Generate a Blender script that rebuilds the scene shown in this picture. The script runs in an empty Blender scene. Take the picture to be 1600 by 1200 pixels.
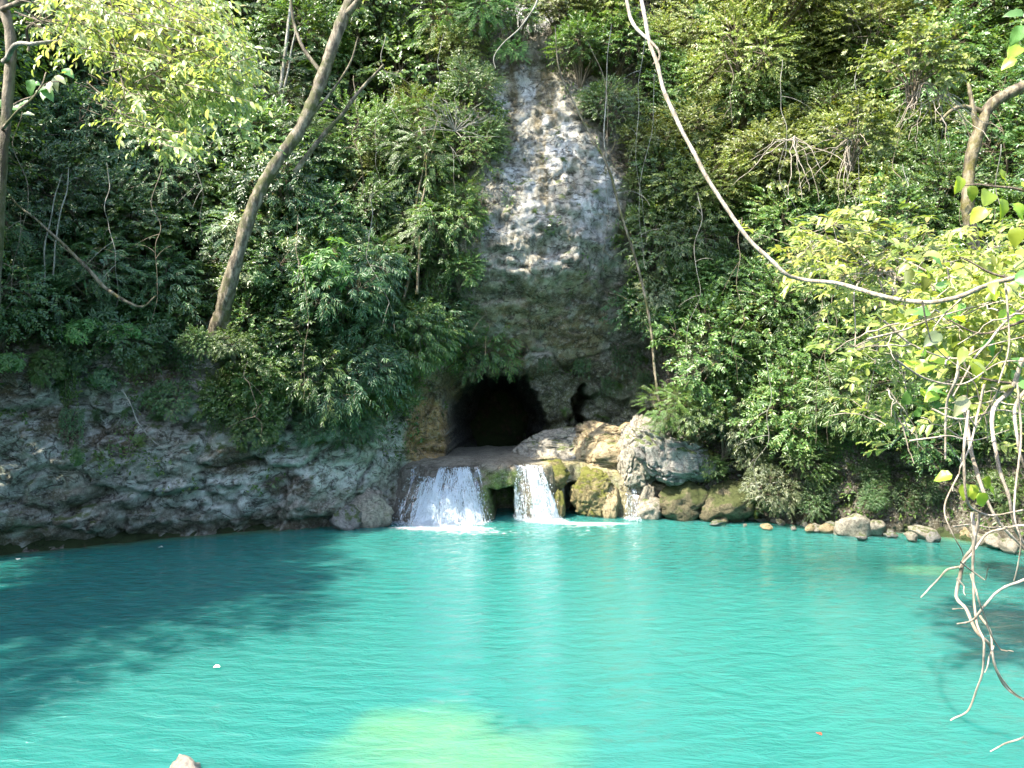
import bpy, bmesh, math, random
import numpy as np
from mathutils import Vector, Matrix, Euler

# ------------------------------------------------------------------ camera, world, sun, exposure
scene = bpy.context.scene
col = scene.collection
CAM = np.array([0.0, 0.0, 4.1]); F = 1208.0        # focal length in pixels of a 1600 px wide picture
cam_d = bpy.data.cameras.new('camera'); cam = bpy.data.objects.new('camera', cam_d); col.objects.link(cam)
cam.location = CAM; cam.rotation_euler = (math.radians(90), 0, 0)
cam_d.sensor_width = 36; cam_d.lens = 36 * F / 1600; cam_d.clip_end = 2000; cam_d.clip_start = 0.05
scene.camera = cam
SUN_DIR = Vector((-0.50, -0.35, 0.80)).normalized()   # towards the sun
elev = math.asin(SUN_DIR.z)
world = bpy.data.worlds.new('World'); scene.world = world; world.use_nodes = True
wn = world.node_tree; wn.nodes.clear()
sky = wn.nodes.new('ShaderNodeTexSky'); sky.sky_type = 'NISHITA'; sky.sun_disc = False
sky.sun_elevation = elev; sky.sun_rotation = math.atan2(SUN_DIR.x, SUN_DIR.y)
sky.air_density = 1.0; sky.dust_density = 1.5; sky.ozone_density = 1.0
bg = wn.nodes.new('ShaderNodeBackground'); bg.inputs['Strength'].default_value = 0.15
wo = wn.nodes.new('ShaderNodeOutputWorld')
wn.links.new(sky.outputs[0], bg.inputs['Color']); wn.links.new(bg.outputs[0], wo.inputs['Surface'])
sd = bpy.data.lights.new('sun', 'SUN'); sd.energy = 3.8; sd.angle = math.radians(0.53); sd.color = (1.0, 0.93, 0.79)
sun = bpy.data.objects.new('sun', sd); col.objects.link(sun); sun.location = (-20, -14, 32)
sun.rotation_euler = SUN_DIR.to_track_quat('Z', 'Y').to_euler()
scene.view_settings.view_transform = 'Standard'; scene.view_settings.look = 'None'
scene.view_settings.exposure = 2.28; scene.view_settings.gamma = 1.0
scene.view_settings.use_curve_mapping = False
scene.render.engine = 'CYCLES'
cy = scene.cycles
cy.max_bounces = 7; cy.diffuse_bounces = 4; cy.glossy_bounces = 3; cy.transmission_bounces = 4; cy.transparent_max_bounces = 8
cy.caustics_reflective = False; cy.caustics_refractive = False; cy.use_denoising = True

rng = np.random.default_rng(7)
random.seed(7)

# ------------------------------------------------------------------ numpy noise
def _hash(ix, iy, iz, seed):
    h = (ix.astype(np.int64) * 374761393 + iy.astype(np.int64) * 668265263 + iz.astype(np.int64) * 2147483647 + seed * 1274126177) & 0xffffffff
    h = ((h ^ (h >> 13)) * 1274126177) & 0xffffffff
    h = ((h ^ (h >> 16)) * 2246822519) & 0xffffffff
    h = h ^ (h >> 15)
    return (h & 0xffffff) / float(0xffffff)
def vnoise(p, seed=0):
    i = np.floor(p).astype(np.int64); f = p - i; u = f * f * (3 - 2 * f)
    r = 0
    for dx in (0, 1):
        wx = u[:, 0] if dx else 1 - u[:, 0]
        for dy in (0, 1):
            wy = u[:, 1] if dy else 1 - u[:, 1]
            for dz in (0, 1):
                wz = u[:, 2] if dz else 1 - u[:, 2]
                r = r + wx * wy * wz * _hash(i[:, 0] + dx, i[:, 1] + dy, i[:, 2] + dz, seed)
    return r * 2 - 1
def fbm(p, octv=4, seed=0, gain=0.5):
    a = 1.0; s = 0; t = 0; q = p.copy()
    for o in range(octv):
        s = s + a * vnoise(q, seed + o * 17); t += a; a *= gain; q = q * 2.03 + 11.3
    return s / t
def cells(p, seed=0):
    """distance to the nearest cell border (0 in the crack) and a value per cell"""
    i = np.floor(p).astype(np.int64); f1 = np.full(len(p), 9.0); f2 = np.full(len(p), 9.0); val = np.zeros(len(p))
    for dx in (-1, 0, 1):
        for dy in (-1, 0, 1):
            for dz in (-1, 0, 1):
                cx, cyy, cz = i[:, 0] + dx, i[:, 1] + dy, i[:, 2] + dz
                q = np.stack([cx + _hash(cx, cyy, cz, seed), cyy + _hash(cx, cyy, cz, seed + 1), cz + _hash(cx, cyy, cz, seed + 2)], 1)
                d = np.linalg.norm(q - p, axis=1); v = _hash(cx, cyy, cz, seed + 3)
                m = d < f1
                f2 = np.where(m, f1, np.minimum(f2, d)); val = np.where(m, v, val); f1 = np.where(m, d, f1)
    return f2 - f1, val
def sstep(a, b, x):
    t = np.clip((x - a) / (b - a), 0, 1); return t * t * (3 - 2 * t)
def nrm(v):
    return v / np.maximum(np.linalg.norm(v, axis=-1, keepdims=True), 1e-9)

# ------------------------------------------------------------------ mesh helpers
def mesh_np(name, V, faces, mat, smooth=True, attrs=None, colattr=None):
    """faces: list of int arrays (n,k)"""
    me = bpy.data.meshes.new(name)
    V = np.asarray(V, dtype=np.float32)
    me.vertices.add(len(V)); me.vertices.foreach_set('co', V.ravel())
    loops = np.concatenate([f.ravel() for f in faces]).astype(np.int32)
    tot = np.concatenate([np.full(len(f), f.shape[1]) for f in faces]).astype(np.int32)
    start = np.concatenate([[0], np.cumsum(tot)[:-1]]).astype(np.int32)
    me.loops.add(len(loops)); me.loops.foreach_set('vertex_index', loops)
    me.polygons.add(len(tot)); me.polygons.foreach_set('loop_start', start); me.polygons.foreach_set('loop_total', tot)
    if smooth: me.polygons.foreach_set('use_smooth', np.ones(len(tot), dtype=bool))
    me.update(calc_edges=True)
    for k, a in (attrs or {}).items():
        at = me.attributes.new(k, 'FLOAT', 'POINT'); at.data.foreach_set('value', np.asarray(a, dtype=np.float32))
    if colattr is not None:
        at = me.attributes.new('tone', 'FLOAT_COLOR', 'POINT')
        c = np.ones((len(V), 4), dtype=np.float32); c[:, :3] = colattr; at.data.foreach_set('color', c.ravel())
    me.materials.append(mat); me.validate()
    return me
def obj(name, me, parent=None, loc=None):
    o = bpy.data.objects.new(name, me); col.objects.link(o)
    if parent: o.parent = parent
    if loc is not None: o.location = loc
    return o
def tag(o, label=None, cat=None, group=None, kind=None):
    if label: o['label'] = label
    if cat: o['category'] = cat
    if group: o['group'] = group
    if kind: o['kind'] = kind
    return o
def thing(name, label, cat, loc=(0, 0, 0), group=None):
    return tag(obj(name, None, loc=loc), label, cat, group)
def P(px, py, Y):
    return np.array([(px - 800) / F * Y, Y, CAM[2] - (py - 600) / F * Y])

class Tubes:
    def __init__(s): s.V = []; s.Fq = []; s.n = 0
    def add(s, pts, rad, sides=6, jit=0.0):
        pts = np.asarray(pts, float); rad = np.broadcast_to(np.asarray(rad, float), (len(pts),))
        t = np.gradient(pts, axis=0); t = nrm(t)
        ref = np.array([0.31, 0.95, 0.1]) if abs(t[:, 1].mean()) < 0.8 else np.array([1.0, 0.1, 0.05])
        a = nrm(np.cross(t, ref)); b = np.cross(t, a)
        ang = np.arange(sides) / sides * 2 * math.pi
        r = rad[:, None] * (1 + (jit * (rng.random((len(pts), sides)) - 0.5) if jit else 0))
        ring = pts[:, None, :] + r[..., None] * (np.cos(ang)[None, :, None] * a[:, None, :] + np.sin(ang)[None, :, None] * b[:, None, :])
        s.V.append(ring.reshape(-1, 3)); n = len(pts)
        i = np.arange(n - 1)[:, None] * sides; j = np.arange(sides)[None, :]; k = (j + 1) % sides
        q = np.stack([i + j, i + k, i + sides + k, i + sides + j], -1).reshape(-1, 4) + s.n
        s.Fq.append(q); s.n += n * sides
    def mesh(s, name, mat): return mesh_np(name, np.concatenate(s.V), [np.concatenate(s.Fq)], mat)
def smooth_path(pts, n=None, wob=0.0, seed=0):
    """Catmull-Rom through points, with a little wobble"""
    p = np.asarray(pts, float)
    p = np.vstack([2 * p[0] - p[1], p, 2 * p[-1] - p[-2]]); m = len(p) - 3
    n = n or m * 7
    u = np.linspace(0, m - 1e-6, n); i = u.astype(int); f = (u - i)[:, None]
    a, b, c, d = p[i], p[i + 1], p[i + 2], p[i + 3]
    r = 0.5 * (2 * b + (c - a) * f + (2 * a - 5 * b + 4 * c - d) * f ** 2 + (3 * b - a - 3 * c + d) * f ** 3)
    if wob:
        q = np.stack([u * 1.3, np.full(n, seed * 3.1), np.zeros(n)], 1)
        r = r + wob * np.stack([vnoise(q, seed), vnoise(q, seed + 5), vnoise(q, seed + 9)], 1)
    return r

# ------------------------------------------------------------------ materials
def new_mat(name):
    m = bpy.data.materials.new(name); m.use_nodes = True; nt = m.node_tree; nt.nodes.clear()
    out = nt.nodes.new('ShaderNodeOutputMaterial')
    return m, nt, out
def N(nt, typ, ins=None, **kw):
    n = nt.nodes.new(typ)
    for k, v in kw.items(): setattr(n, k, v)
    for k, v in (ins or {}).items():
        if hasattr(v, 'is_output') or isinstance(v, bpy.types.NodeSocket): nt.links.new(v, n.inputs[k])
        else: n.inputs[k].default_value = v
    return n
def ramp(nt, fac, stops):
    r = nt.nodes.new('ShaderNodeValToRGB'); cr = r.color_ramp
    while len(cr.elements) < len(stops): cr.elements.new(0.5)
    for e, (p, c) in zip(cr.elements, stops): e.position = p; e.color = (c[0], c[1], c[2], 1) if len(c) == 3 else c
    nt.links.new(fac, r.inputs[0]); return r
def mixc(nt, fac, a, b, mode='MIX'):
    m = nt.nodes.new('ShaderNodeMix'); m.data_type = 'RGBA'; m.blend_type = mode
    for s, v in ((0, fac), (6, a), (7, b)):
        if isinstance(v, bpy.types.NodeSocket): nt.links.new(v, m.inputs[s])
        else: m.inputs[s].default_value = v if s == 0 else (v[0], v[1], v[2], 1)
    return m.outputs[2]
def math_(nt, op, a, b=0.0, clamp=False):
    m = nt.nodes.new('ShaderNodeMath'); m.operation = op; m.use_clamp = clamp
    for s, v in ((0, a), (1, b)):
        if isinstance(v, bpy.types.NodeSocket): nt.links.new(v, m.inputs[s])
        else: m.inputs[s].default_value = v
    return m.outputs[0]

def leaf_mat(name, dark, light, yellow=None, rough=0.36, trans=0.35, spec=0.65):
    """colour per leaf from the attribute 'tint' (0..1) and a shift per plant"""
    m, nt, out = new_mat(name)
    at = N(nt, 'ShaderNodeAttribute', attribute_name='tint')
    oi = N(nt, 'ShaderNodeObjectInfo')
    f = math_(nt, 'ADD', math_(nt, 'MULTIPLY', at.outputs['Fac'], 0.8), math_(nt, 'MULTIPLY', oi.outputs['Random'], 0.2))
    y = yellow or light
    c = ramp(nt, f, [(0.0, dark), (0.5, light), (0.86, y), (1.0, (0.22, 0.13, 0.04))]).outputs[0]
    hsv = N(nt, 'ShaderNodeHueSaturation', {'Color': c, 'Hue': math_(nt, 'ADD', 0.488, math_(nt, 'MULTIPLY', oi.outputs['Random'], 0.024)), 'Saturation': 0.93, 'Value': math_(nt, 'ADD', 0.8, math_(nt, 'MULTIPLY', oi.outputs['Random'], 0.45))}).outputs[0]
    pb = N(nt, 'ShaderNodeBsdfPrincipled', {'Base Color': hsv, 'Roughness': rough, 'Specular IOR Level': spec})
    tc = mixc(nt, 1.0, hsv, (1.45, 1.5, 0.6), 'MULTIPLY')
    tr = N(nt, 'ShaderNodeBsdfTranslucent', {'Color': tc})
    mx = N(nt, 'ShaderNodeMixShader', {0: trans, 1: pb.outputs[0], 2: tr.outputs[0]})
    nt.links.new(mx.outputs[0], out.inputs[0]); return m
def bark_mat(name, a, b, moss=None, scale=6.0, amt=0.5):
    m, nt, out = new_mat(name)
    tc = N(nt, 'ShaderNodeTexCoord')
    mp = N(nt, 'ShaderNodeMapping', {'Vector': tc.outputs['Object'], 'Scale': (1, 1, 0.35)})
    n1 = N(nt, 'ShaderNodeTexNoise', {'Vector': mp.outputs[0], 'Scale': scale, 'Detail': 8.0, 'Roughness': 0.65})
    c = ramp(nt, n1.outputs[0], [(0.42, a), (0.60, b)]).outputs[0]
    if moss:
        n2 = N(nt, 'ShaderNodeTexNoise', {'Vector': tc.outputs['Object'], 'Scale': 2.2, 'Detail': 6.0, 'Roughness': 0.7})
        c = mixc(nt, ramp(nt, n2.outputs[0], [(0.62 - amt * 0.3, (0, 0, 0)), (0.70 - amt * 0.2, (1, 1, 1))]).outputs[0], c, moss)
    bp = N(nt, 'ShaderNodeBump', {'Height': n1.outputs[0], 'Strength': 1.0, 'Distance': 0.05})
    pb = N(nt, 'ShaderNodeBsdfPrincipled', {'Base Color': c, 'Roughness': 0.8, 'Normal': bp.outputs[0]})
    nt.links.new(pb.outputs[0], out.inputs[0]); return m
def rock_mat(name, use_attr=True, tint=(0.3, 0.28, 0.24), dark=(0.06, 0.05, 0.035), light=(0.5, 0.48, 0.42), moss=(0.07, 0.10, 0.015), moss_amt=0.3, rough=0.85, fine=1.0):
    m, nt, out = new_mat(name)
    tc = N(nt, 'ShaderNodeTexCoord'); v = tc.outputs['Object']
    if use_attr: base = N(nt, 'ShaderNodeAttribute', attribute_name='tone').outputs['Color']
    else: base = N(nt, 'ShaderNodeRGB').outputs[0]; base.default_value = (*tint, 1)
    n1 = N(nt, 'ShaderNodeTexNoise', {'Vector': v, 'Scale': 3.0 * fine, 'Detail': 9.0, 'Roughness': 0.74, 'Distortion': 0.12})
    n2 = N(nt, 'ShaderNodeTexNoise', {'Vector': v, 'Scale': 11.0 * fine, 'Detail': 8.0, 'Roughness': 0.75})
    nc = N(nt, 'ShaderNodeTexNoise', {'Vector': N(nt, 'ShaderNodeMapping', {'Vector': v, 'Scale': (0.8, 0.8, 1.5)}).outputs[0], 'Scale': 1.3 * fine, 'Detail': 5.0, 'Roughness': 0.62, 'Distortion': 0.8})
    cr = math_(nt, 'ABSOLUTE', math_(nt, 'SUBTRACT', nc.outputs[0], 0.5))
    n5 = N(nt, 'ShaderNodeTexNoise', {'Vector': v, 'Scale': 26.0 * fine, 'Detail': 5.0, 'Roughness': 0.8})
    c = mixc(nt, ramp(nt, n1.outputs[0], [(0.36, (0, 0, 0)), (0.58, (1, 1, 1))]).outputs[0], mixc(nt, 0.75, base, (*dark,), 'MIX'), base)
    c = mixc(nt, ramp(nt, n2.outputs[0], [(0.50, (0, 0, 0)), (0.68, (1, 1, 1))]).outputs[0], c, mixc(nt, 0.55, base, light, 'MIX'))
    c = mixc(nt, ramp(nt, n2.outputs[0], [(0.30, (0.9, 0.9, 0.9)), (0.42, (0, 0, 0))]).outputs[0], c, mixc(nt, 0.6, base, dark, 'MIX'))
    ed = ramp(nt, cr, [(0.0, (0.85, 0.85, 0.85)), (0.016, (0, 0, 0))]).outputs[0]
    c = mixc(nt, ramp(nt, n5.outputs[0], [(0.56, (0, 0, 0)), (0.66, (0.8, 0.8, 0.8))]).outputs[0], c, mixc(nt, 0.75, base, light, 'MIX'))
    c = mixc(nt, ramp(nt, n5.outputs[0], [(0.36, (0.8, 0.8, 0.8)), (0.44, (0, 0, 0))]).outputs[0], c, mixc(nt, 0.65, base, dark, 'MIX'))
    c = mixc(nt, ed, c, dark)
    if moss_amt > 0:
        ge = N(nt, 'ShaderNodeNewGeometry'); sx = N(nt, 'ShaderNodeSeparateXYZ', {0: ge.outputs['Normal']})
        n3 = N(nt, 'ShaderNodeTexNoise', {'Vector': v, 'Scale': 1.7, 'Detail': 7.0, 'Roughness': 0.7})
        mf = math_(nt, 'ADD', math_(nt, 'MULTIPLY', sx.outputs[2], 0.22), n3.outputs[0])
        c = mixc(nt, ramp(nt, mf, [(0.72 - moss_amt * 0.35, (0, 0, 0)), (0.80 - moss_amt * 0.35, (0.85, 0.85, 0.85))]).outputs[0], c, moss)
    h = math_(nt, 'ADD', n1.outputs[0], math_(nt, 'MULTIPLY', n2.outputs[0], 0.45))
    h = math_(nt, 'ADD', math_(nt, 'SUBTRACT', h, math_(nt, 'MULTIPLY', ed, 0.5)), math_(nt, 'MULTIPLY', n5.outputs[0], 0.16))
    bp = N(nt, 'ShaderNodeBump', {'Height': h, 'Strength': 1.0, 'Distance': 0.13 / fine})
    pb = N(nt, 'ShaderNodeBsdfPrincipled', {'Base Color': c, 'Roughness': rough, 'Normal': bp.outputs[0], 'Specular IOR Level': 0.35})
    nt.links.new(pb.outputs[0], out.inputs[0]); return m

M = {}
M['cliff'] = rock_mat('cliff_rock', True, moss_amt=0.12)
M['stone'] = rock_mat('pale_stone', False, (0.36, 0.32, 0.25), moss_amt=0.15, fine=2.6)
M['ochre_stone'] = rock_mat('ochre_stone', False, (0.42, 0.33, 0.20), (0.12, 0.08, 0.03), (0.6, 0.5, 0.33), moss_amt=0.15, fine=2.4)
M['pale_tip'] = rock_mat('pale_dry_stone', False, (0.55, 0.48, 0.40), (0.3, 0.25, 0.2), (0.7, 0.64, 0.56), moss_amt=0.0, fine=2.0)
M['grey_stone'] = rock_mat('grey_stone', False, (0.27, 0.255, 0.23), (0.08, 0.07, 0.06), (0.5, 0.48, 0.44), moss_amt=0.35, fine=2.2)
M['mossy_stone'] = rock_mat('mossy_stone', False, (0.26, 0.21, 0.10), (0.07, 0.05, 0.02), (0.42, 0.36, 0.2), (0.11, 0.12, 0.014), 0.60, fine=2.4)
M['dark_mossy_stone'] = rock_mat('dark_mossy_stone', False, (0.14, 0.12, 0.07), (0.04, 0.03, 0.015), (0.3, 0.26, 0.16), (0.045, 0.06, 0.012), 0.62, fine=2.2)
M['travertine'] = rock_mat('wet_travertine', True, dark=(0.08, 0.065, 0.045), light=(0.45, 0.42, 0.36), moss_amt=0.0, rough=0.35, fine=1.5)
M['soil'] = rock_mat('leaf_litter_soil', False, (0.07, 0.055, 0.03), (0.02, 0.018, 0.01), (0.16, 0.12, 0.07), (0.03, 0.05, 0.012), 0.6, 0.95)
M['bark'] = bark_mat('brown_bark', (0.05, 0.038, 0.022), (0.24, 0.20, 0.14), (0.055, 0.06, 0.012), 8.0, amt=0.5)
M['moss_bark'] = bark_mat('mossy_orange_bark', (0.06, 0.045, 0.025), (0.24, 0.20, 0.13), (0.10, 0.085, 0.015), 8.0, amt=0.5)
M['pale_bark'] = bark_mat('pale_bark', (0.14, 0.13, 0.10), (0.34, 0.32, 0.27), None, 9.0)
M['twig'] = bark_mat('twig_bark', (0.10, 0.075, 0.05), (0.24, 0.19, 0.13), None, 12.0)
M['vine_bark'] = bark_mat('pale_vine_bark', (0.22, 0.18, 0.13), (0.44, 0.38, 0.31), None, 10.0)
M['leaf_dark'] = leaf_mat('leaf_dark', (0.026, 0.075, 0.022), (0.062, 0.140, 0.034), (0.14, 0.20, 0.045))
M['leaf_mid'] = leaf_mat('leaf_mid', (0.042, 0.10, 0.016), (0.098, 0.18, 0.032), (0.21, 0.26, 0.055))
M['leaf_yellow'] = leaf_mat('leaf_yellow', (0.085, 0.13, 0.018), (0.185, 0.225, 0.042), (0.34, 0.33, 0.09), 0.4)
M['leaf_blue'] = leaf_mat('leaf_blue_green', (0.03, 0.088, 0.034), (0.075, 0.16, 0.055), (0.16, 0.23, 0.07), 0.38)
M['leaf_bright'] = leaf_mat('leaf_bright', (0.05, 0.14, 0.03), (0.10, 0.24, 0.045), (0.2, 0.32, 0.06), 0.45, 0.42)
M['leaf_glow'] = leaf_mat('leaf_lime', (0.15, 0.26, 0.012), (0.28, 0.40, 0.018), (0.42, 0.46, 0.03), 0.4, 0.5)
M['leaf_pale'] = leaf_mat('leaf_pale', (0.08, 0.12, 0.05), (0.17, 0.21, 0.09), (0.32, 0.33, 0.15), 0.33, 0.3, 0.7)

# ------------------------------------------------------------------ cliff surface Y(X,Z)
PROF = {
 -26: [(0, 10), (5, 11), (10, 14), (28, 22)],
 -16: [(0, 14.5), (5, 15.5), (10, 18.5), (28, 26)],
 -12: [(0, 18.35), (1.5, 18.0), (3, 18.6), (5.5, 19.6), (9, 21.5), (16, 25), (28, 31)],
 -9: [(0, 20.2), (1.5, 19.9), (3, 20.3), (5.5, 21.0), (9, 22.8), (16, 26.5), (28, 32)],
 -6: [(0, 21.5), (1.5, 21.2), (3, 21.5), (5.5, 22), (9, 23.7), (16, 27), (28, 32)],
 -4.2: [(0, 22.5), (1.5, 22.5), (3, 22.5), (5.5, 22.9), (7, 23.4), (9, 24), (16, 27), (28, 32)],
 -3.2: [(0, 23.4), (1.7, 23.7), (3, 23.6), (4.4, 23.6), (5.5, 23.8), (7, 24), (9, 24.3), (16, 27), (28, 32)],
 -2.35: [(0, 24.2), (1.7, 24.6), (3, 24.6), (4.4, 24.7), (5.5, 24.6), (7, 24.2), (9, 24.3), (12, 25.5), (16, 27), (28, 32)],
 -2.0: [(0, 27), (1.7, 27), (3, 26.9), (4.2, 26.4), (5.5, 25.1), (7, 24.1), (8.3, 23.6), (9, 23.7), (12, 25.4), (16, 27), (28, 32)],
 0: [(0, 27.5), (1.7, 27.5), (3, 27.3), (4.4, 27.0), (5.2, 25.9), (5.8, 25.1), (6.5, 24.2), (7.2, 23.4), (8.5, 23.4), (9.5, 23.7), (12, 24.9), (16, 27), (28, 32)],
 2: [(0, 27.5), (1.7, 27.5), (3, 27.3), (4.4, 27.1), (5.2, 26.3), (5.9, 25.4), (6.7, 24.4), (7.5, 23.6), (8.5, 23.5), (9.5, 23.8), (12, 24.9), (16, 27), (28, 32)],
 3.5: [(0, 27), (3, 27), (4.4, 26.6), (6, 26), (7, 25.5), (8.5, 24.7), (12, 25.6), (16, 27.4), (28, 32)],
 4.8: [(0, 24.6), (1.7, 25), (3, 25.5), (4.4, 25.6), (7, 25.4), (9, 25.3), (12, 26.2), (16, 27.8), (28, 32)],
 6: [(0, 23.6), (2, 24), (5, 24.8), (9, 25.8), (16, 28), (28, 32)],
 8: [(0, 22.6), (2, 23.2), (5, 24), (9, 25.3), (16, 27.8), (28, 32)],
 11.2: [(0, 20.9), (2, 21.6), (5, 22.6), (9, 24), (16, 27), (28, 32)],
 12.8: [(0, 18.9), (2, 19.8), (5, 21), (9, 23), (16, 26.3), (28, 31)],
 16: [(0, 15), (5, 17), (9, 19), (16, 23), (28, 29)],
 26: [(0, 10), (5, 12), (10, 15), (28, 24)]}
CX = np.array(sorted(PROF)); ZR = np.linspace(-2.4, 26, 120)
TAB = np.array([np.interp(ZR, [z for z, _ in PROF[x]], [y for _, y in PROF[x]]) for x in CX])
def ybase(X, Z):
    zi = np.clip((Z - ZR[0]) / (ZR[1] - ZR[0]), 0, len(ZR) - 1.001); i = zi.astype(int); f = zi - i
    xi = np.clip(np.searchsorted(CX, X, side='right') - 1, 0, len(CX) - 2)
    g = np.clip((X - CX[xi]) / (CX[xi + 1] - CX[xi]), 0, 1); g = g * g * (3 - 2 * g) * 0.5 + g * 0.5
    a = TAB[xi, i] * (1 - f) + TAB[xi, i + 1] * f; b = TAB[xi + 1, i] * (1 - f) + TAB[xi + 1, i + 1] * f
    return a * (1 - g) + b * g
def in_poly(x, y, poly):
    r = np.zeros(len(x), bool); n = len(poly)
    for k in range(n):
        x1, y1 = poly[k]; x2, y2 = poly[(k + 1) % n]
        c = ((y1 > y) != (y2 > y)) & (x < (x2 - x1) * (y - y1) / (y2 - y1 + 1e-12) + x1)
        r ^= c
    return r
def px_of(X, Y, Z): return 800 + X / Y * F, 600 - (Z - CAM[2]) / Y * F
CAVE = [P(a, b, 26.7)[[0, 2]] for a, b in ((700, 760), (702, 690), (703, 640), (718, 612), (738, 596), (748, 584), (800, 588), (822, 594), (836, 612), (850, 640), (856, 665), (852, 700), (850, 760))]
HOLE = [P(a, b, 26.7)[[0, 2]] for a, b in ((898, 668), (897, 625), (904, 606), (914, 603), (920, 625), (916, 650), (912, 668))]
def cliff_y(X, Z):
    q = np.stack([X, np.zeros_like(X), Z], 1)
    wob = 0.35 * fbm(q * 0.9, 3, 50)
    Y = ybase(X + wob, Z + 0.5 * wob)
    p = np.stack([X, Y, Z], 1)
    Y = Y + 0.55 * fbm(p * 0.42, 4, 1)
    e, v = cells(np.stack([X * 0.42 + 0.25 * fbm(q, 3, 7), Z * 0.15, Z * 0.62 + 0.3 * fbm(q, 3, 9)], 1), 3)
    cm = 1 - 0.6 * sstep(-3, -2, X) * sstep(5, 4, X) * sstep(5, 6.5, Z)
    Y = Y + cm * (0.26 * (1 - sstep(0.0, 0.13, e)) + 0.45 * (v - 0.5))
    e2, v2 = cells(np.stack([X * 1.25 + 0.3 * fbm(q * 2, 2, 17), Z * 0.2, Z * 1.6], 1), 23)
    Y = Y + 0.08 * (1 - sstep(0.0, 0.12, e2)) + 0.10 * (v2 - 0.5)
    Y = Y + 0.20 * fbm(p * 1.9, 5, 31, 0.62) + 0.22 * (np.abs(fbm(p * np.array([0.9, 0.9, 1.3]) + 5, 4, 37, 0.55)) - 0.15)
    rg = np.abs(fbm(p * np.array([3.4, 3.4, 4.2]) + 9, 3, 45, 0.6)); Y = Y + 0.11 * (1 - rg * 3).clip(-1, 1) * (0.5 + 0.5 * sstep(-2.5, -4, X)) + 0.05 * fbm(p * 6.5, 2, 47)
    st_ = np.stack([X * 0.5, Y * 0.5, Z * 2.6 + 0.5 * X + 0.6 * fbm(q, 2, 48)], 1); Y = Y + 0.30 * (fbm(st_, 3, 49)) * sstep(-3.5, -2, X) * sstep(5.5, 4, X) * sstep(3.8, 4.6, Z) * sstep(10.5, 8, Z)
    Y = Y + 0.10 * np.round(3 * fbm(p * 1.1, 3, 41)) / 3
    # undercut at the waterline on the left cliff
    Y = Y + 0.35 * np.exp(-((Z - 0.1) / 0.28) ** 2) * sstep(-3.5, -5, X)
    # the cave and the small hole beside it
    jx = X + 0.28 * fbm(q * 2.6, 4, 77); jz = Z + 0.34 * fbm(np.stack([X * 4.5, X * 0, Z * 1.2], 1), 4, 78)
    inside = in_poly(jx, jz, CAVE)
    dc = np.sqrt(((jx + 0.5) / 1.75) ** 2 + ((jz - 2.5) / 2.1) ** 2)
    Y = np.where(inside, Y + 1.5 + 9.0 * sstep(1.05, 0.3, dc), Y)
    Y = np.where(in_poly(jx, jz, HOLE), Y + 2.5, Y)
    return Y
xs = np.concatenate([np.arange(-26, -13, 0.2), np.arange(-13, -4.5, 0.075), np.arange(-4.5, 6, 0.055), np.arange(6, 13.5, 0.09), np.arange(13.5, 26, 0.2)])
zs = np.concatenate([np.arange(-2.4, 8, 0.065), np.arange(8, 16, 0.085), np.arange(16, 26, 0.25)])
XX, ZZ = np.meshgrid(xs, zs, indexing='ij')
YY = cliff_y(XX.ravel(), ZZ.ravel()).reshape(XX.shape)
def ysurf(X, Z):
    """depth of the finished cliff surface at (X,Z)"""
    xi = np.clip(np.searchsorted(xs, X) - 1, 0, len(xs) - 2); zi = np.clip(np.searchsorted(zs, Z) - 1, 0, len(zs) - 2)
    return YY[xi, zi]
def hit(px, py):
    Y = np.arange(14, 36, 0.05); X = (px - 800) / F * Y; Z = CAM[2] - (py - 600) / F * Y
    s = ysurf(X, Z); k = np.argmax(Y >= s)
    return np.array([X[k], Y[k], Z[k]])
# colours of the rock, stained patch by patch, with shade painted under the overhang
X_, Y_, Z_ = XX.ravel(), YY.ravel(), ZZ.ravel()
pxx, pyy = px_of(X_, np.minimum(Y_, 27), Z_)
Pn = np.stack([X_, Y_, Z_], 1)
n1 = fbm(Pn * 0.8, 4, 100); n2 = fbm(Pn * 1.7, 5, 110, 0.6); n3 = fbm(np.stack([X_ * 2.2, Y_, Z_ * 0.45], 1), 4, 120)
tone = np.tile(np.array([0.27, 0.245, 0.19]), (len(X_), 1))
def blend(mask, c):
    global tone
    tone = tone * (1 - mask[:, None]) + np.array(c) * mask[:, None]
def blob(cx, cy, rx, ry, edge=0.35):
    d = ((pxx - cx) / rx) ** 2 + ((pyy - cy) / ry) ** 2
    return sstep(1 + edge, 1 - edge, d + 0.9 * n2 + 0.4 * n1)
blend(sstep(0.05, 0.3, n2), (0.42, 0.39, 0.33)); blend(sstep(0.05, 0.35, -n1), (0.13, 0.10, 0.055))
n7 = fbm(Pn * 4.5, 4, 140, 0.65)
low = sstep(1.2, 0.1, Z_) * (X_ < -3)
blend(low * 0.6, (0.20, 0.16, 0.10))
blend(sstep(0.28, 0.05, Z_) * 0.8, (0.10, 0.085, 0.05))
for a in ((30, 700, 75, 70), (140, 625, 75, 65), (330, 595, 55, 85), (490, 700, 130, 60), (560, 690, 80, 90), (350, 735, 150, 50), (100, 720, 90, 40), (455, 745, 80, 40), (70, 640, 50, 50)):
    blend(blob(*a) * 0.8, (0.32, 0.37, 0.28))
for a in ((395, 765, 90, 28), (440, 735, 60, 26), (320, 580, 24, 60), (350, 790, 60, 18), (610, 695, 20, 40), (260, 770, 80, 22), (520, 745, 60, 20)):
    blend(blob(*a) * 0.85, (0.68, 0.67, 0.60))
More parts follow.
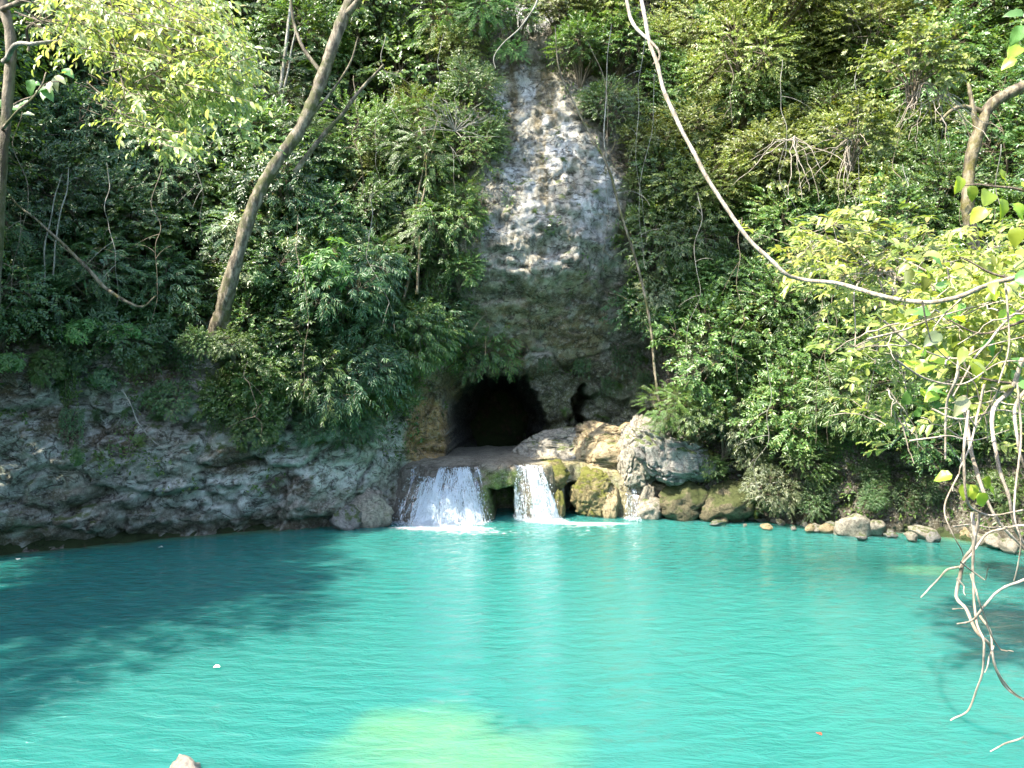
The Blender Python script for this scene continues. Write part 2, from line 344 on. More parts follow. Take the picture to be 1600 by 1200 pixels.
for a in ((40, 590, 40, 35), (150, 680, 60, 20), (365, 720, 45, 22), (450, 760, 40, 20), (240, 600, 50, 40), (70, 660, 60, 25)):
    blend(blob(*a) * 0.9, (0.10, 0.065, 0.025))
blend((pxx < 700) * sstep(0.12, 0.3, n7) * 0.75, (0.60, 0.58, 0.50)); blend((pxx < 700) * sstep(0.12, 0.3, -n7) * 0.7, (0.09, 0.08, 0.045))
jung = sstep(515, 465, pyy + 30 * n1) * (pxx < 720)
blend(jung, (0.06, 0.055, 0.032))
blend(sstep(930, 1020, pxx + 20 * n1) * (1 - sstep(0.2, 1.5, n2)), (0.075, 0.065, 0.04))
CEN = [(785, 90), (850, 95), (890, 190), (960, 270), (1045, 330), (1010, 390), (960, 470), (930, 570), (700, 600), (730, 520), (750, 420), (755, 220), (775, 150)]
cen = in_poly(pxx + 18 * n2, pyy + 18 * n1, CEN).astype(float)
blend(cen, (0.42, 0.39, 0.32))
blend(cen * sstep(-0.05, 0.16, n2 + 0.45 * n3) * sstep(430, 400, pyy + 40 * n1), (0.62, 0.61, 0.575))
blend(cen * sstep(0.08, 0.3, -n3 + 0.2 * n1) * 0.9, (0.20, 0.16, 0.085))
blend(cen * sstep(0.12, 0.4, n3 - n1) * sstep(200, 440, pyy) * 0.6, (0.10, 0.085, 0.04))
blend(cen * sstep(400, 500, pyy + 30 * n2), (0.27, 0.195, 0.10)); n6 = fbm(Pn * np.array([1.6, 1.6, 4.5]) + 3, 5, 130, 0.6); blend(cen * sstep(330, 430, pyy) * sstep(0.05, 0.25, n6) * 0.8, (0.07, 0.055, 0.03)); blend(cen * sstep(330, 430, pyy) * sstep(0.05, 0.3, -n6) * 0.6, (0.50, 0.44, 0.32))  # brown stains and dark strata; overhang shade also put into the colour
blend(cen * sstep(440, 520, pyy + 30 * n2) * sstep(0.1, 0.3, n2 + n3 * 0.6), (0.38, 0.35, 0.27))
blend(blob(665, 670, 32, 75), (0.44, 0.27, 0.10)); blend(blob(690, 600, 40, 30), (0.22, 0.18, 0.08))
blend(blob(880, 650, 45, 45), (0.12, 0.12, 0.05)); blend(blob(960, 630, 60, 50), (0.14, 0.16, 0.08))
blend(blob(900, 585, 100, 22), (0.13, 0.12, 0.06))
blend(blob(820, 20, 50, 25), (0.7, 0.7, 0.72)); blend(blob(640, 15, 30, 20), (0.6, 0.6, 0.62)); blend(blob(1030, 345, 40, 30), (0.45, 0.45, 0.43))
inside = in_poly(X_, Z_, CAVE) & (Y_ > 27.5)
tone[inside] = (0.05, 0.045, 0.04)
nx, nz = XX.shape
ii, jj = np.meshgrid(np.arange(nx - 1), np.arange(nz - 1), indexing='ij'); a_ = (ii * nz + jj).ravel()
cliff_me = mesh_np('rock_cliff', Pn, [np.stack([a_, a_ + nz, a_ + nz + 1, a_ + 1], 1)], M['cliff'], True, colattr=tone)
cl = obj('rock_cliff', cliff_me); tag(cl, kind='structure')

# ------------------------------------------------------------------ ground and lakebed
SHORE = np.array([(-11.5, 1), (-12.5, 5), (-13, 12), (-12.6, 18.3), (-9, 20.6), (-6, 22), (-4, 23.2), (-2, 26), (3, 27), (5, 24.8), (8, 23.0), (11.2, 21.2), (13, 18.6), (13.5, 12), (12, 5), (9, 1.5), (4, 3.2), (0, 4.6), (-5, 3.6), (-9, 1)])
def poly_dist(x, y):
    d = np.full(len(x), 1e9)
    for k in range(len(SHORE)):
        a = SHORE[k]; b = SHORE[(k + 1) % len(SHORE)]; ab = b - a
        t = np.clip(((x - a[0]) * ab[0] + (y - a[1]) * ab[1]) / (ab @ ab), 0, 1)
        d = np.minimum(d, np.hypot(x - a[0] - t * ab[0], y - a[1] - t * ab[1]))
    return np.where(in_poly(x, y, [tuple(s) for s in SHORE]), -d, d)
def bump2(x, y, cx, cy, rx, ry, h): return h * np.exp(-(((x - cx) / rx) ** 2 + ((y - cy) / ry) ** 2) ** 2)
def ground_z(x, y):
    d = poly_dist(x, y); q = np.stack([x, y, np.zeros_like(x)], 1)
    bed = np.maximum(-2.9, -0.25 + d * 0.75) + 0.15 * fbm(q * 0.8, 3, 200)
    bed = np.maximum(bed, -2.9 + bump2(x + 0.35 * fbm(q * 0.9, 3, 205), y + 0.5 * fbm(q * 0.9, 3, 206), -0.75, 8.5, 2.6, 2.3, 2.62) + 0.2 * fbm(q * 1.2, 3, 201))
    bed = np.maximum(bed, -2.9 + bump2(x, y, 8.5, 12.8, 1.6, 2.2, 2.35)); bed = np.maximum(bed, -2.9 + bump2(x, y, 9.2, 17, 1.8, 1.0, 2.45))
    side = np.minimum(d * 0.62, 12) + 0.4 * fbm(q * 0.35, 4, 202)
    near = 2.3 * sstep(0, 3, d) + 0.05 * np.maximum(d - 3, 0) + 0.25 * fbm(q * 0.35, 4, 202)
    w = sstep(8, 1, y)
    land = side * (1 - w) + np.where(np.abs(x) > 9, side * (1 - sstep(14, 9, np.abs(x))) + near * sstep(14, 9, np.abs(x)), near) * w
    land = np.where(y > 22, np.minimum(land, 1.2) * 1.0, land)
    back = sstep(33, 37, y + 0.25 * np.abs(x)); land = land * (1 - back) + (24 + fbm(q * 0.05, 3, 203) * 2) * back
    return np.where(d < 0, np.minimum(bed, -0.08), land + 0.02)
def axis(fine_a, fine_b, st, far):
    mid = np.arange(fine_a, fine_b, st); k = np.geomspace(st, far, 34)
    return np.concatenate([(fine_a - np.cumsum(k))[::-1], mid, fine_b + np.cumsum(k)])
gx = axis(-16, 16, 0.3, 60); gy = axis(-4, 30, 0.3, 60)
GX, GY = np.meshgrid(gx, gy, indexing='ij'); GZ = ground_z(GX.ravel(), GY.ravel())
nx2, ny2 = GX.shape; ii, jj = np.meshgrid(np.arange(nx2 - 1), np.arange(ny2 - 1), indexing='ij'); a_ = (ii * ny2 + jj).ravel()
gr = obj('ground', mesh_np('ground', np.stack([GX.ravel(), GY.ravel(), GZ], 1), [np.stack([a_, a_ + ny2, a_ + ny2 + 1, a_ + 1], 1)], M['soil']))
tag(gr, kind='structure')

# ------------------------------------------------------------------ pool water
def water_material():
    m, nt, out = new_mat('milky_turquoise_water')
    tc = N(nt, 'ShaderNodeTexCoord'); v = tc.outputs['Object']
    sh = N(nt, 'ShaderNodeAttribute', attribute_name='shallow').outputs['Fac']
    fo = N(nt, 'ShaderNodeAttribute', attribute_name='foam').outputs['Fac']
    nb = N(nt, 'ShaderNodeTexNoise', {'Vector': v, 'Scale': 0.22, 'Detail': 3.0})
    deep = mixc(nt, nb.outputs[0], (0.016, 0.140, 0.126), (0.036, 0.172, 0.150))
    shade_f = N(nt, 'ShaderNodeAttribute', attribute_name='deep').outputs['Fac']
    deep = mixc(nt, math_(nt, 'MULTIPLY', shade_f, math_(nt, 'ADD', 0.35, nb.outputs[0]), True), deep, (0.006, 0.062, 0.050))  # darkens the water colour where the banks reflect and shade it
    ns = N(nt, 'ShaderNodeTexNoise', {'Vector': N(nt, 'ShaderNodeMapping', {'Vector': v, 'Scale': (1.0, 2.6, 1)}).outputs[0], 'Scale': 2.4, 'Detail': 5.0, 'Roughness': 0.65, 'Distortion': 0.6})
    shn = math_(nt, 'MULTIPLY', sh, math_(nt, 'ADD', 0.55, math_(nt, 'MULTIPLY', ns.outputs[0], 0.9)), True)
    c = mixc(nt, shn, deep, (0.088, 0.222, 0.122))
    # foam
    fm = N(nt, 'ShaderNodeMapping', {'Vector': v, 'Scale': (1.0, 1.6, 1)})
    fn = N(nt, 'ShaderNodeTexNoise', {'Vector': fm.outputs[0], 'Scale': 5.0, 'Detail': 9.0, 'Roughness': 0.8, 'Distortion': 0.5})
    ff = math_(nt, 'ADD', math_(nt, 'MULTIPLY', fo, 0.62), math_(nt, 'MULTIPLY', fn.outputs[0], 0.75))
    fmask = ramp(nt, ff, [(0.62, (0, 0, 0)), (0.82, (1, 1, 1))]).outputs[0]
    c = mixc(nt, fmask, c, (0.85, 0.9, 0.9))
    # ripples: small wind waves, long in x, plus rings from the falls
    w1 = N(nt, 'ShaderNodeTexNoise', {'Vector': N(nt, 'ShaderNodeMapping', {'Vector': v, 'Scale': (1.0, 2.3, 1), 'Rotation': (0, 0, 0.12)}).outputs[0], 'Scale': 2.1, 'Detail': 5.0, 'Roughness': 0.55, 'Distortion': 0.7})
    w2 = N(nt, 'ShaderNodeTexNoise', {'Vector': N(nt, 'ShaderNodeMapping', {'Vector': v, 'Scale': (1.0, 2.6, 1), 'Rotation': (0, 0, -0.2)}).outputs[0], 'Scale': 6.0, 'Detail': 4.0, 'Roughness': 0.6, 'Distortion': 0.4})
    ring = N(nt, 'ShaderNodeTexWave', {'Vector': N(nt, 'ShaderNodeMapping', {'Vector': v, 'Location': (1.2, -22.6, 0)}).outputs[0], 'Scale': 0.75, 'Distortion': 5.0, 'Detail': 3.0, 'Detail Scale': 1.2}, wave_type='RINGS', rings_direction='SPHERICAL')
    h = math_(nt, 'ADD', w1.outputs[0], math_(nt, 'MULTIPLY', w2.outputs[0], 0.28))
    h = math_(nt, 'ADD', h, math_(nt, 'MULTIPLY', ring.outputs['Fac'], 0.16))
    bp = N(nt, 'ShaderNodeBump', {'Height': h, 'Strength': 1.0, 'Distance': 0.085})
    rough = math_(nt, 'ADD', 0.045, math_(nt, 'MULTIPLY', fmask, 0.5))
    pb = N(nt, 'ShaderNodeBsdfPrincipled', {'Base Color': c, 'Roughness': rough, 'IOR': 1.33, 'Normal': bp.outputs[0], 'Subsurface Weight': 1.0, 'Subsurface Radius': (0.15, 1.0, 0.85), 'Subsurface Scale': 2.2})
    nt.links.new(pb.outputs[0], out.inputs[0]); return m
M['water'] = water_material()
wx = np.arange(-17, 17.01, 0.12); wy = np.arange(0.5, 30.01, 0.12)
WX, WY = np.meshgrid(wx, wy, indexing='ij'); fx, fy = WX.ravel(), WY.ravel()
depth = -ground_z(fx, fy)
near_cliff = np.exp(-np.maximum(ysurf(fx, np.full(len(fx), 0.1)) - fy, 0) / 0.28)
right = sstep(2, 7, fx)
shallow = np.clip(np.maximum(sstep(0.75, 0.15, depth), near_cliff * (0.35 + 0.5 * right)), 0, 1)
def eg(cx, cy, rx, ry): return np.exp(-(((fx - cx) / rx) ** 2 + ((fy - cy) / ry) ** 2))
foam = np.clip(1.0 * eg(-2.1, 22.05, 1.5, 0.33) + 1.0 * eg(1.0, 23.2, 0.75, 0.35) + 0.75 * eg(2.4, 22.7, 1.5, 0.28) + 0.5 * eg(3.8, 23.9, 0.35, 0.3) + 0.35 * eg(-1.2, 21.4, 2.2, 0.5) + 0.22 * eg(0.5, 20.8, 3.5, 0.8), 0, 1)
painted_shade = np.clip(0.85 * eg(9.5, 17.5, 5.5, 2.6) + 0.35 * eg(-6, 14, 5, 5) + 0.3 * eg(0.5, 20.5, 5, 1.6), 0, 1)  # dark patches painting bank reflections and shade into the water colour
wq = np.stack([fx, fy * 1.8, np.zeros_like(fx)], 1)
wz = 0.012 * fbm(wq * 1.6, 3, 300) + 0.04 * foam * (fbm(wq * 5, 2, 301) + 0.3)
ny3 = len(wy); ii, jj = np.meshgrid(np.arange(len(wx) - 1), np.arange(ny3 - 1), indexing='ij'); a_ = (ii * ny3 + jj).ravel()
wat = obj('water', mesh_np('water', np.stack([fx, fy, wz], 1), [np.stack([a_, a_ + ny3, a_ + ny3 + 1, a_ + 1], 1)], M['water'], attrs={'shallow': shallow, 'foam': foam, 'deep': painted_shade}))
tag(wat, kind='structure')

# ------------------------------------------------------------------ travertine ledge the water runs over
def wmask(x, a, b, s=0.15): return sstep(a - s, a + s, x) * sstep(b + s, b - s, x)
ZT = 1.74
def ledge_pt(x, t):
    """t<0: the flat top going back; t 0..1: from the lip down to below the water"""
    one = np.stack([x * 1.3, np.zeros_like(x), np.zeros_like(x)], 1); n = fbm(one, 3, 400)
    tt = np.clip(t, 0, 1)
    ztop = ZT - 0.9 * sstep(-3.1, -4.4, x) - 0.30 * sstep(1.7, 3.2, x) - 0.35 * sstep(3.3, 3.8, x) + 0.06 * n
    z = ztop - (ztop + 0.8) * tt; h = np.clip((ztop - z) / ZT, 0, 1.5); dz = ztop - z
    lip = 24.0 - 0.25 * wmask(x, -1.0, 0.15, 0.3) + 0.45 * sstep(1.2, 2.2, x) - 0.25 * sstep(2.8, 3.6, x) + 0.15 * n
    # the dome under the broad fall: half a cone that widens downwards
    w1 = 1.32 + 0.50 * h ** 0.8; x1 = -2.2 - 0.12 * h; d1 = np.sqrt(np.clip(1 - ((x - x1) / w1) ** 2, 0, 1))
    w2 = 0.55 + 0.25 * np.sqrt(h); x2 = 0.62 + 0.25 * h; d2 = np.sqrt(np.clip(1 - ((x - x2) / w2) ** 2, 0, 1))
    w4 = 0.45 + 0.25 * h; x4 = 3.85; d4 = np.sqrt(np.clip(1 - ((x - x4) / w4) ** 2, 0, 1))
    cone = np.maximum.reduce([d1 * (0.35 + 1.25 * h ** 0.85), d2 * (0.12 + 0.62 * np.sqrt(h)), d4 * (0.1 + 0.55 * np.sqrt(h))])
    # recess below the mossy plug and the dark hollow right of the narrow fall
    ug = 0.10 * fbm(one * 3, 3, 401)
    rec = wmask(x, -1.35, 0.6, 0.2) * 2.0 * sstep(0.80, 1.0, dz + ug) + wmask(x, 1.7, 2.55, 0.12) * 1.5 * sstep(0.62, 0.85, dz + ug)
    bulge = wmask(x, -1.2, 0.3, 0.2) * 0.34 * np.sin(np.clip(dz / 0.95, 0, 1) * math.pi * 0.75) + wmask(x, 1.5, 5.4, 0.3) * 0.35 * np.sqrt(np.clip(dz, 0, 1))
    y = lip - np.where(cone > 0.06, np.maximum(cone, bulge - rec), bulge - rec)
    y = y + np.where(t < 0, -t * 5.0, 0)
    back = np.clip(-t, 0, 1)
    z = np.where(t < 0, ztop + 0.05 * np.minimum(back * 6, 1), z)
    z = z - 0.08 * np.exp(-(np.abs(t) / 0.05) ** 1.2) - 0.05 * d1 * np.exp(-(np.abs(t) / 0.10) ** 1.3)
    return y, z
ux = np.arange(-4.35, 5.2, 0.045); tv = np.concatenate([np.linspace(-1, -0.05, 50), np.linspace(-0.045, 1, 90)])
UX, TV = np.meshgrid(ux, tv, indexing='ij'); x0 = UX.ravel(); t0 = TV.ravel()
ly, lz = ledge_pt(x0, t0)
lp = np.stack([x0, ly, lz], 1)
rid = fbm(np.stack([x0 * 3.2, ly * 0.8, lz * 0.8], 1), 4, 410); lum = fbm(lp * 1.1, 4, 420); fin = fbm(lp * 4.5, 4, 430, 0.6)
front = sstep(-0.08, 0.05, t0)
lp[:, 1] -= front * (0.13 * rid + 0.16 * lum + 0.05 * fin); lp[:, 2] += (1 - front) * (0.07 * lum + 0.03 * fin)
lp[:, 2] += 0.22 * wmask(x0, 1.5, 5, 0.3) * lum
tone = np.tile(np.array([0.27, 0.23, 0.17]), (len(x0), 1))
blend(sstep(0.0, 0.4, fin), (0.36, 0.32, 0.25)); blend(sstep(0.0, 0.4, lum) * 0.5, (0.20, 0.15, 0.09))
blend(wmask(x0, -4.4, -0.9) * 0.85, (0.15, 0.125, 0.10)); blend(wmask(x0, 0.1, 1.6) * 0.7, (0.14, 0.13, 0.08))
mossn = sstep(-0.3, 0.05, lum + 0.4 * fin)
blend((1 - sstep(-0.04, 0.03, t0)) * 0.7, (0.40, 0.35, 0.26)); blend(wmask(x0, -1.05, 0.22, 0.1) * sstep(0.06, 0.16, t0 + 0.06 * fin) * sstep(-0.7, -0.2, lum + fin), (0.085, 0.15, 0.010))  # flat top painted paler to offset its shade; moss on the plug
blend(wmask(x0, 1.3, 5) * mossn * 0.75, (0.17, 0.15, 0.04)); blend(wmask(x0, 1.0, 5) * sstep(0.14, 0.0, t0 + 0.05 * lum) * 0.85, (0.48, 0.41, 0.20))
blend(wmask(x0, 2.0, 3.4, 0.2) * sstep(0.1, -0.3, lum) * front, (0.10, 0.14, 0.02))
blend(sstep(0.25, 0.05, lp[:, 2]) * 0.6, (0.13, 0.11, 0.07))
nt_ = len(tv); ii, jj = np.meshgrid(np.arange(len(ux) - 1), np.arange(nt_ - 1), indexing='ij'); a_ = (ii * nt_ + jj).ravel()
led = obj('travertine_ledge', mesh_np('travertine_ledge', lp, [np.stack([a_, a_ + nt_, a_ + nt_ + 1, a_ + 1], 1)], M['travertine'], colattr=tone)); tag(led, kind='structure')
LP = lp.reshape(len(ux), nt_, 3)
def ledge_surf(x, t):
    xi = np.clip((x - ux[0]) / 0.045, 0, len(ux) - 1.001); i = xi.astype(int); f = (xi - i)[..., None]
    j = np.clip(np.interp(t, tv, np.arange(nt_)), 0, nt_ - 1.001); k = j.astype(int); g = (j - k)[..., None]
    return (LP[i, k] * (1 - f) + LP[i + 1, k] * f) * (1 - g) + (LP[i, k + 1] * (1 - f) + LP[i + 1, k + 1] * f) * g

# ------------------------------------------------------------------ waterfalls
def fall_mats():
    m, nt, out = new_mat('falling_water_sheet')
    at = N(nt, 'ShaderNodeAttribute', attribute_name='flow_x').outputs['Fac']; ac = N(nt, 'ShaderNodeAttribute', attribute_name='flow_t').outputs['Fac']
    de = N(nt, 'ShaderNodeAttribute', attribute_name='density').outputs['Fac']
    cx = N(nt, 'ShaderNodeCombineXYZ', {0: math_(nt, 'MULTIPLY', at, 26.0), 1: math_(nt, 'MULTIPLY', ac, 14.0), 2: 0.0})
    n = N(nt, 'ShaderNodeTexNoise', {'Vector': cx.outputs[0], 'Scale': 1.0, 'Detail': 8.0, 'Roughness': 0.75, 'Distortion': 0.5})
    a = ramp(nt, math_(nt, 'ADD', n.outputs[0], math_(nt, 'SUBTRACT', math_(nt, 'MULTIPLY', de, 0.7), 0.42)), [(0.40, (0, 0, 0)), (0.66, (1, 1, 1))]).outputs[0]
    d = N(nt, 'ShaderNodeBsdfPrincipled', {'Base Color': (0.36, 0.42, 0.45, 1), 'Roughness': 0.3, 'IOR': 1.33, 'Normal': N(nt, 'ShaderNodeBump', {'Height': n.outputs[0], 'Strength': 0.8, 'Distance': 0.06}).outputs[0]})
    g = N(nt, 'ShaderNodeBsdfGlossy', {'Color': (1, 1, 1, 1), 'Roughness': 0.12}); t = N(nt, 'ShaderNodeBsdfTransparent')
    wet = N(nt, 'ShaderNodeMixShader', {0: 0.10, 1: t.outputs[0], 2: g.outputs[0]})
    mx = N(nt, 'ShaderNodeMixShader', {0: math_(nt, 'MULTIPLY', a, 0.72), 1: wet.outputs[0], 2: d.outputs[0]})
    nt.links.new(mx.outputs[0], out.inputs[0])
    m2, nt, out = new_mat('white_water')
    d = N(nt, 'ShaderNodeBsdfPrincipled', {'Base Color': (0.70, 0.76, 0.80, 1), 'Roughness': 0.25, 'IOR': 1.33}); tr = N(nt, 'ShaderNodeBsdfTranslucent', {'Color': (0.8, 0.85, 0.9, 1)})
    mx = N(nt, 'ShaderNodeMixShader', {0: 0.3, 1: d.outputs[0], 2: tr.outputs[0]}); nt.links.new(mx.outputs[0], out.inputs[0])
    return m, m2
M['sheet'], M['white'] = fall_mats()
OCT = np.array([(1, 0, 0), (-1, 0, 0), (0, 1, 0), (0, -1, 0), (0, 0, 1), (0, 0, -1)], float)
OCF = np.array([(0, 2, 4), (2, 1, 4), (1, 3, 4), (3, 0, 4), (2, 0, 5), (1, 2, 5), (3, 1, 5), (0, 3, 5)])
def drops(pos, r, stretch):
    n = len(pos); s = np.stack([r, r, r * stretch], 1)
    V = pos[:, None, :] + OCT[None] * s[:, None, :]
    return V.reshape(-1, 3), (OCF[None] + (np.arange(n) * 6)[:, None, None]).reshape(-1, 3)
def flow(x0_, t, dens, edge):
    """how much white water runs at the strand x0_ (place along the lip) and t: streams with gaps of wet rock"""
    q = np.stack([x0_ * 5.5, t * 1.6, np.zeros_like(t)], 1); q2 = np.stack([x0_ * 17.0, t * 3.0, np.zeros_like(t)], 1)
    return np.clip(dens * 0.85 + 0.9 * fbm(q, 3, 440) + 0.6 * fbm(q2, 3, 441) + 0.15 * sstep(0.2, 0.65, t) - 0.32, 0, 1) * edge
def waterfall(name, label, streams, tend, nstr, ndrop, base_c):
    """streams: (top x0, top x1, bottom x0, bottom x1, density, start t)"""
    root = thing(name, label, 'waterfall', base_c)
    bx = Vector(base_c)
    V = []; Fq = []; ax = []; at = []; de = []; n = 0
    for (a, b, c, d, dens, ts) in streams:
        ns_ = 60; s = np.linspace(0, 1, ns_); t = np.linspace(ts, tend, 60); S, T = np.meshgrid(s, t, indexing='ij'); S = S.ravel(); T = T.ravel()
        u = np.clip((T - ts) / (tend - ts), 0, 1)
        jit = 0.07 * fbm(np.stack([S * 2, T * 6, np.full(len(S), a)], 1), 3, 450)
        x = (a + (b - a) * S) * (1 - u) + (c + (d - c) * S) * u + jit
        p = ledge_surf(x, T); p[:, 1] -= 0.03 + 0.05 * (fbm(np.stack([S * (b - a) * 12, T * 3, T * 0], 1), 3, 451) + 0.5)
        V.append(p); i, j = np.meshgrid(np.arange(ns_ - 1), np.arange(59), indexing='ij'); q = (i * 60 + j).ravel() + n
        Fq.append(np.stack([q, q + 60, q + 61, q + 1], 1)); n += len(p)
        ax.append(a + (b - a) * S); at.append(T * 1.7); de.append(flow(a + (b - a) * S, T, dens, np.minimum(1, np.minimum(S, 1 - S) * 7) * np.clip(0.3 + u * 5, 0, 1)))
    o = obj('sheet', mesh_np('fall_sheet', np.concatenate(V) - np.array(bx), [np.concatenate(Fq)], M['sheet'], attrs={'flow_x': np.concatenate(ax), 'flow_t': np.concatenate(at), 'density': np.concatenate(de)}), root)
    # strands: narrow ribbons along the flow, thick where the stream runs
    w = np.array([max(b - a, d - c) * dens for a, b, c, d, dens, ts in streams]); w = w / w.sum(); N0 = nstr * 3
    pick = rng.choice(len(streams), N0, p=w); st = np.array(streams)[pick]
    S = rng.random(N0); ts = st[:, 5]; t1 = ts + (tend - ts) * rng.random(N0) ** 0.8
    fl = flow(st[:, 0] + (st[:, 1] - st[:, 0]) * S, t1, st[:, 4], np.ones(N0)); k_ = np.nonzero(rng.random(N0) < fl ** 1.5)[0][:nstr]
    st = st[k_]; S = S[k_]; ts = ts[k_]; t1 = t1[k_]; nstr = len(k_); ln = 0.015 + 0.10 * rng.random(nstr) ** 2.5
    wd = 0.003 + 0.009 * rng.random(nstr) ** 2; offn = 0.05 + 0.10 * rng.random(nstr) ** 2
    K = 5; tt = np.minimum(t1[:, None] + ln[:, None] * np.linspace(0, 1, K)[None], tend)
    u = (tt - ts[:, None]) / (tend - ts[:, None]); drift = 0.08 * (rng.random(nstr) - 0.5)[:, None]
    x = (st[:, 0:1] + (st[:, 1:2] - st[:, 0:1]) * S[:, None]) * (1 - u) + (st[:, 2:3] + (st[:, 3:4] - st[:, 2:3]) * S[:, None]) * u + drift * u + 0.015 * (rng.random((nstr, K)) - 0.5)
    p = ledge_surf(x.ravel(), tt.ravel()).reshape(nstr, K, 3); p[:, :, 1] -= offn[:, None]
    prof = np.sin(np.linspace(0.08, 0.97, K) * math.pi)[None, :] * wd[:, None]
    L = p.copy(); R_ = p.copy(); L[:, :, 0] -= prof; R_[:, :, 0] += prof; Cn = p.copy(); Cn[:, :, 1] -= prof * 0.8
    V = np.stack([L, Cn, R_], 2).reshape(-1, 3)
    base = (np.arange(nstr) * K * 3)[:, None, None]; k = (np.arange(K - 1) * 3)[None, :, None]; e = np.arange(2)[None, None, :]
    q = (base + k + e).ravel(); Fs = np.stack([q, q + 1, q + 4, q + 3], 1)
    o = obj('water_strands', mesh_np('water_strands', V - np.array(bx), [Fs], M['white']), root); tag(o, kind='stuff')
    w = np.array([max(b - a, d - c) * dens for a, b, c, d, dens, ts in streams]); w = w / w.sum()
    # drops and splashes at the foot and off the lip
    pick = rng.choice(len(streams), ndrop, p=w); st = np.array(streams)[pick]; S = rng.random(ndrop); u = np.where(rng.random(ndrop) < 0.6, 1.0, rng.random(ndrop))
    x = (st[:, 0] + (st[:, 1] - st[:, 0]) * S) * (1 - u) + (st[:, 2] + (st[:, 3] - st[:, 2]) * S) * u
    p = ledge_surf(x, st[:, 5] + (tend - st[:, 5]) * u)
    foot = u > 0.99
    p[:, 1] -= np.where(foot, 0.22 * np.abs(rng.normal(size=ndrop)) + 0.03, 0.05 + 0.12 * rng.random(ndrop))
    p[:, 0] += 0.05 * rng.normal(size=ndrop); p[:, 2] = np.where(foot, 0.005 + 0.055 * np.abs(rng.normal(size=ndrop)) * np.exp(-rng.random(ndrop)), p[:, 2])
    V, T3 = drops(p, 0.004 + 0.012 * rng.random(ndrop) ** 2, np.where(foot, 0.9, 2.2))
    o = obj('spray', mesh_np('spray', V - np.array(bx), [T3], M['white']), root); tag(o, kind='stuff')
    return root
waterfall('waterfall', 'broad white waterfall fanning over the grey rock dome at left', [
    (-3.0, -2.85, -3.75, -3.3, 0.30, 0.06), (-2.75, -2.2, -3.3, -2.35, 0.75, 0.16), (-2.2, -1.3, -2.55, -0.85, 1.0, 0.03), (-2.6, -1.9, -2.9, -1.6, 0.7, 0.30), (-1.25, -1.05, -0.95, -0.62, 0.5, 0.05)], 0.70, 8500, 5000, (-2.0, 22.4, 0))
waterfall('waterfall', 'narrow white waterfall dropping right of the mossy green plug', [
    (0.42, 0.85, 0.75, 1.5, 1.0, 0.0), (0.10, 0.5, 0.08, 0.8, 0.45, 0.03)], 0.70, 4200, 2600, (0.8, 23.6, 0))
waterfall('waterfall', 'tiny thin trickle falling over pale rock in front of the boulder', [
    (3.55, 3.8, 3.45, 3.9, 0.5, 0.03)], 0.68, 650, 500, (3.8, 24.0, 0))

# ------------------------------------------------------------------ boulders and stones
def rock_mesh(name, mat, seed, sub=4, rough=0.28, box=0.0, lumps=0.0):
    bm = bmesh.new(); bmesh.ops.create_icosphere(bm, subdivisions=sub, radius=1.0)
    V = np.array([v.co[:] for v in bm.verts]); Fc = np.array([[v.index for v in f.verts] for f in bm.faces]); bm.free()
    r_ = np.random.default_rng(seed)
    if box: V = np.sign(V) * np.abs(V) ** (1 - box); V = V * (1.0 / np.abs(V).max())
    for k in range(9):            # chop with planes for facets
        d = nrm(r_.normal(size=3)); c = 0.62 + 0.28 * r_.random(); s = V @ d
        V = V - np.where(s > c, (s - c) * 0.85, 0)[:, None] * d
    e, v = cells(V * (1.3 + lumps) + seed * 3.7, seed)
    e2, v2 = cells(V * np.array([2.6, 2.6, 3.6]) + 0.35 * fbm(V * 2, 2, seed + 8)[:, None] + seed * 1.3, seed + 20)
    e = np.minimum(e, 1); V = V * (1 - (sub > 3) * (0.055 * (1 - sstep(0, 0.14, e2)) - 0.075 * (v2 - 0.5)))[:, None]
    V = V * (1 + rough * fbm(V * 1.4 + seed * 5.1, 4, seed) - 0.10 * (1 - sstep(0, 0.12, e)) + (0.08 + 0.12 * lumps) * (v - 0.5) + rough * 0.35 * fbm(V * 4.5 + seed, 5, seed + 3, 0.65))[:, None]
    return mesh_np(name, V, [Fc], mat)
def boulder(name, label, px0, py0, px1, py1, Y, mat, seed, depth=0.8, rot=0.0, cat='rock', **kw):
    """a rock filling the picture box px0..py1 at distance Y"""
    a = P(px0, py0, Y); b = P(px1, py1, Y); c = (a + b) / 2
    o = obj(name, rock_mesh(name, mat, seed, **kw), loc=c); o.scale = (abs(b[0] - a[0]) / 2 * 1.06, depth, abs(a[2] - b[2]) / 2 * 1.08)
    o.rotation_euler = (0, rot, 0)
    return tag(o, label, cat)
B = boulder
B('boulder', 'long low dark-grey layered rock lying in front of the cave mouth', 800, 670, 925, 738, 25.6, M['stone'], 11, 0.9, 0.03, sub=6, box=0.6, rough=0.18, lumps=0.5)
B('boulder', 'lumpy pale ochre rock block right of the layered rock by the cave', 888, 658, 992, 736, 25.3, M['ochre_stone'], 42, 0.9, 0.0, sub=6, lumps=0.9, box=0.65, rough=0.16)
B('boulder', 'grey bedded boulder leaning between the pale ochre block and the biggest boulder', 958, 652, 1026, 758, 24.5, M['stone'], 36, 0.9, 0.05, sub=6, lumps=0.8, box=0.3, rough=0.2)
B('boulder', 'largest grey boulder under the leafy shrub right of the falls', 990, 660, 1110, 764, 24.1, M['grey_stone'], 14, 1.2, 0.05, sub=6, box=0.5, rough=0.2, lumps=0.4)
B('boulder', 'yellow mossy hump just right of the narrow waterfall lip', 832, 718, 890, 764, 24.2, M['mossy_stone'], 15, 0.5, 0.25, sub=4, lumps=0.5)
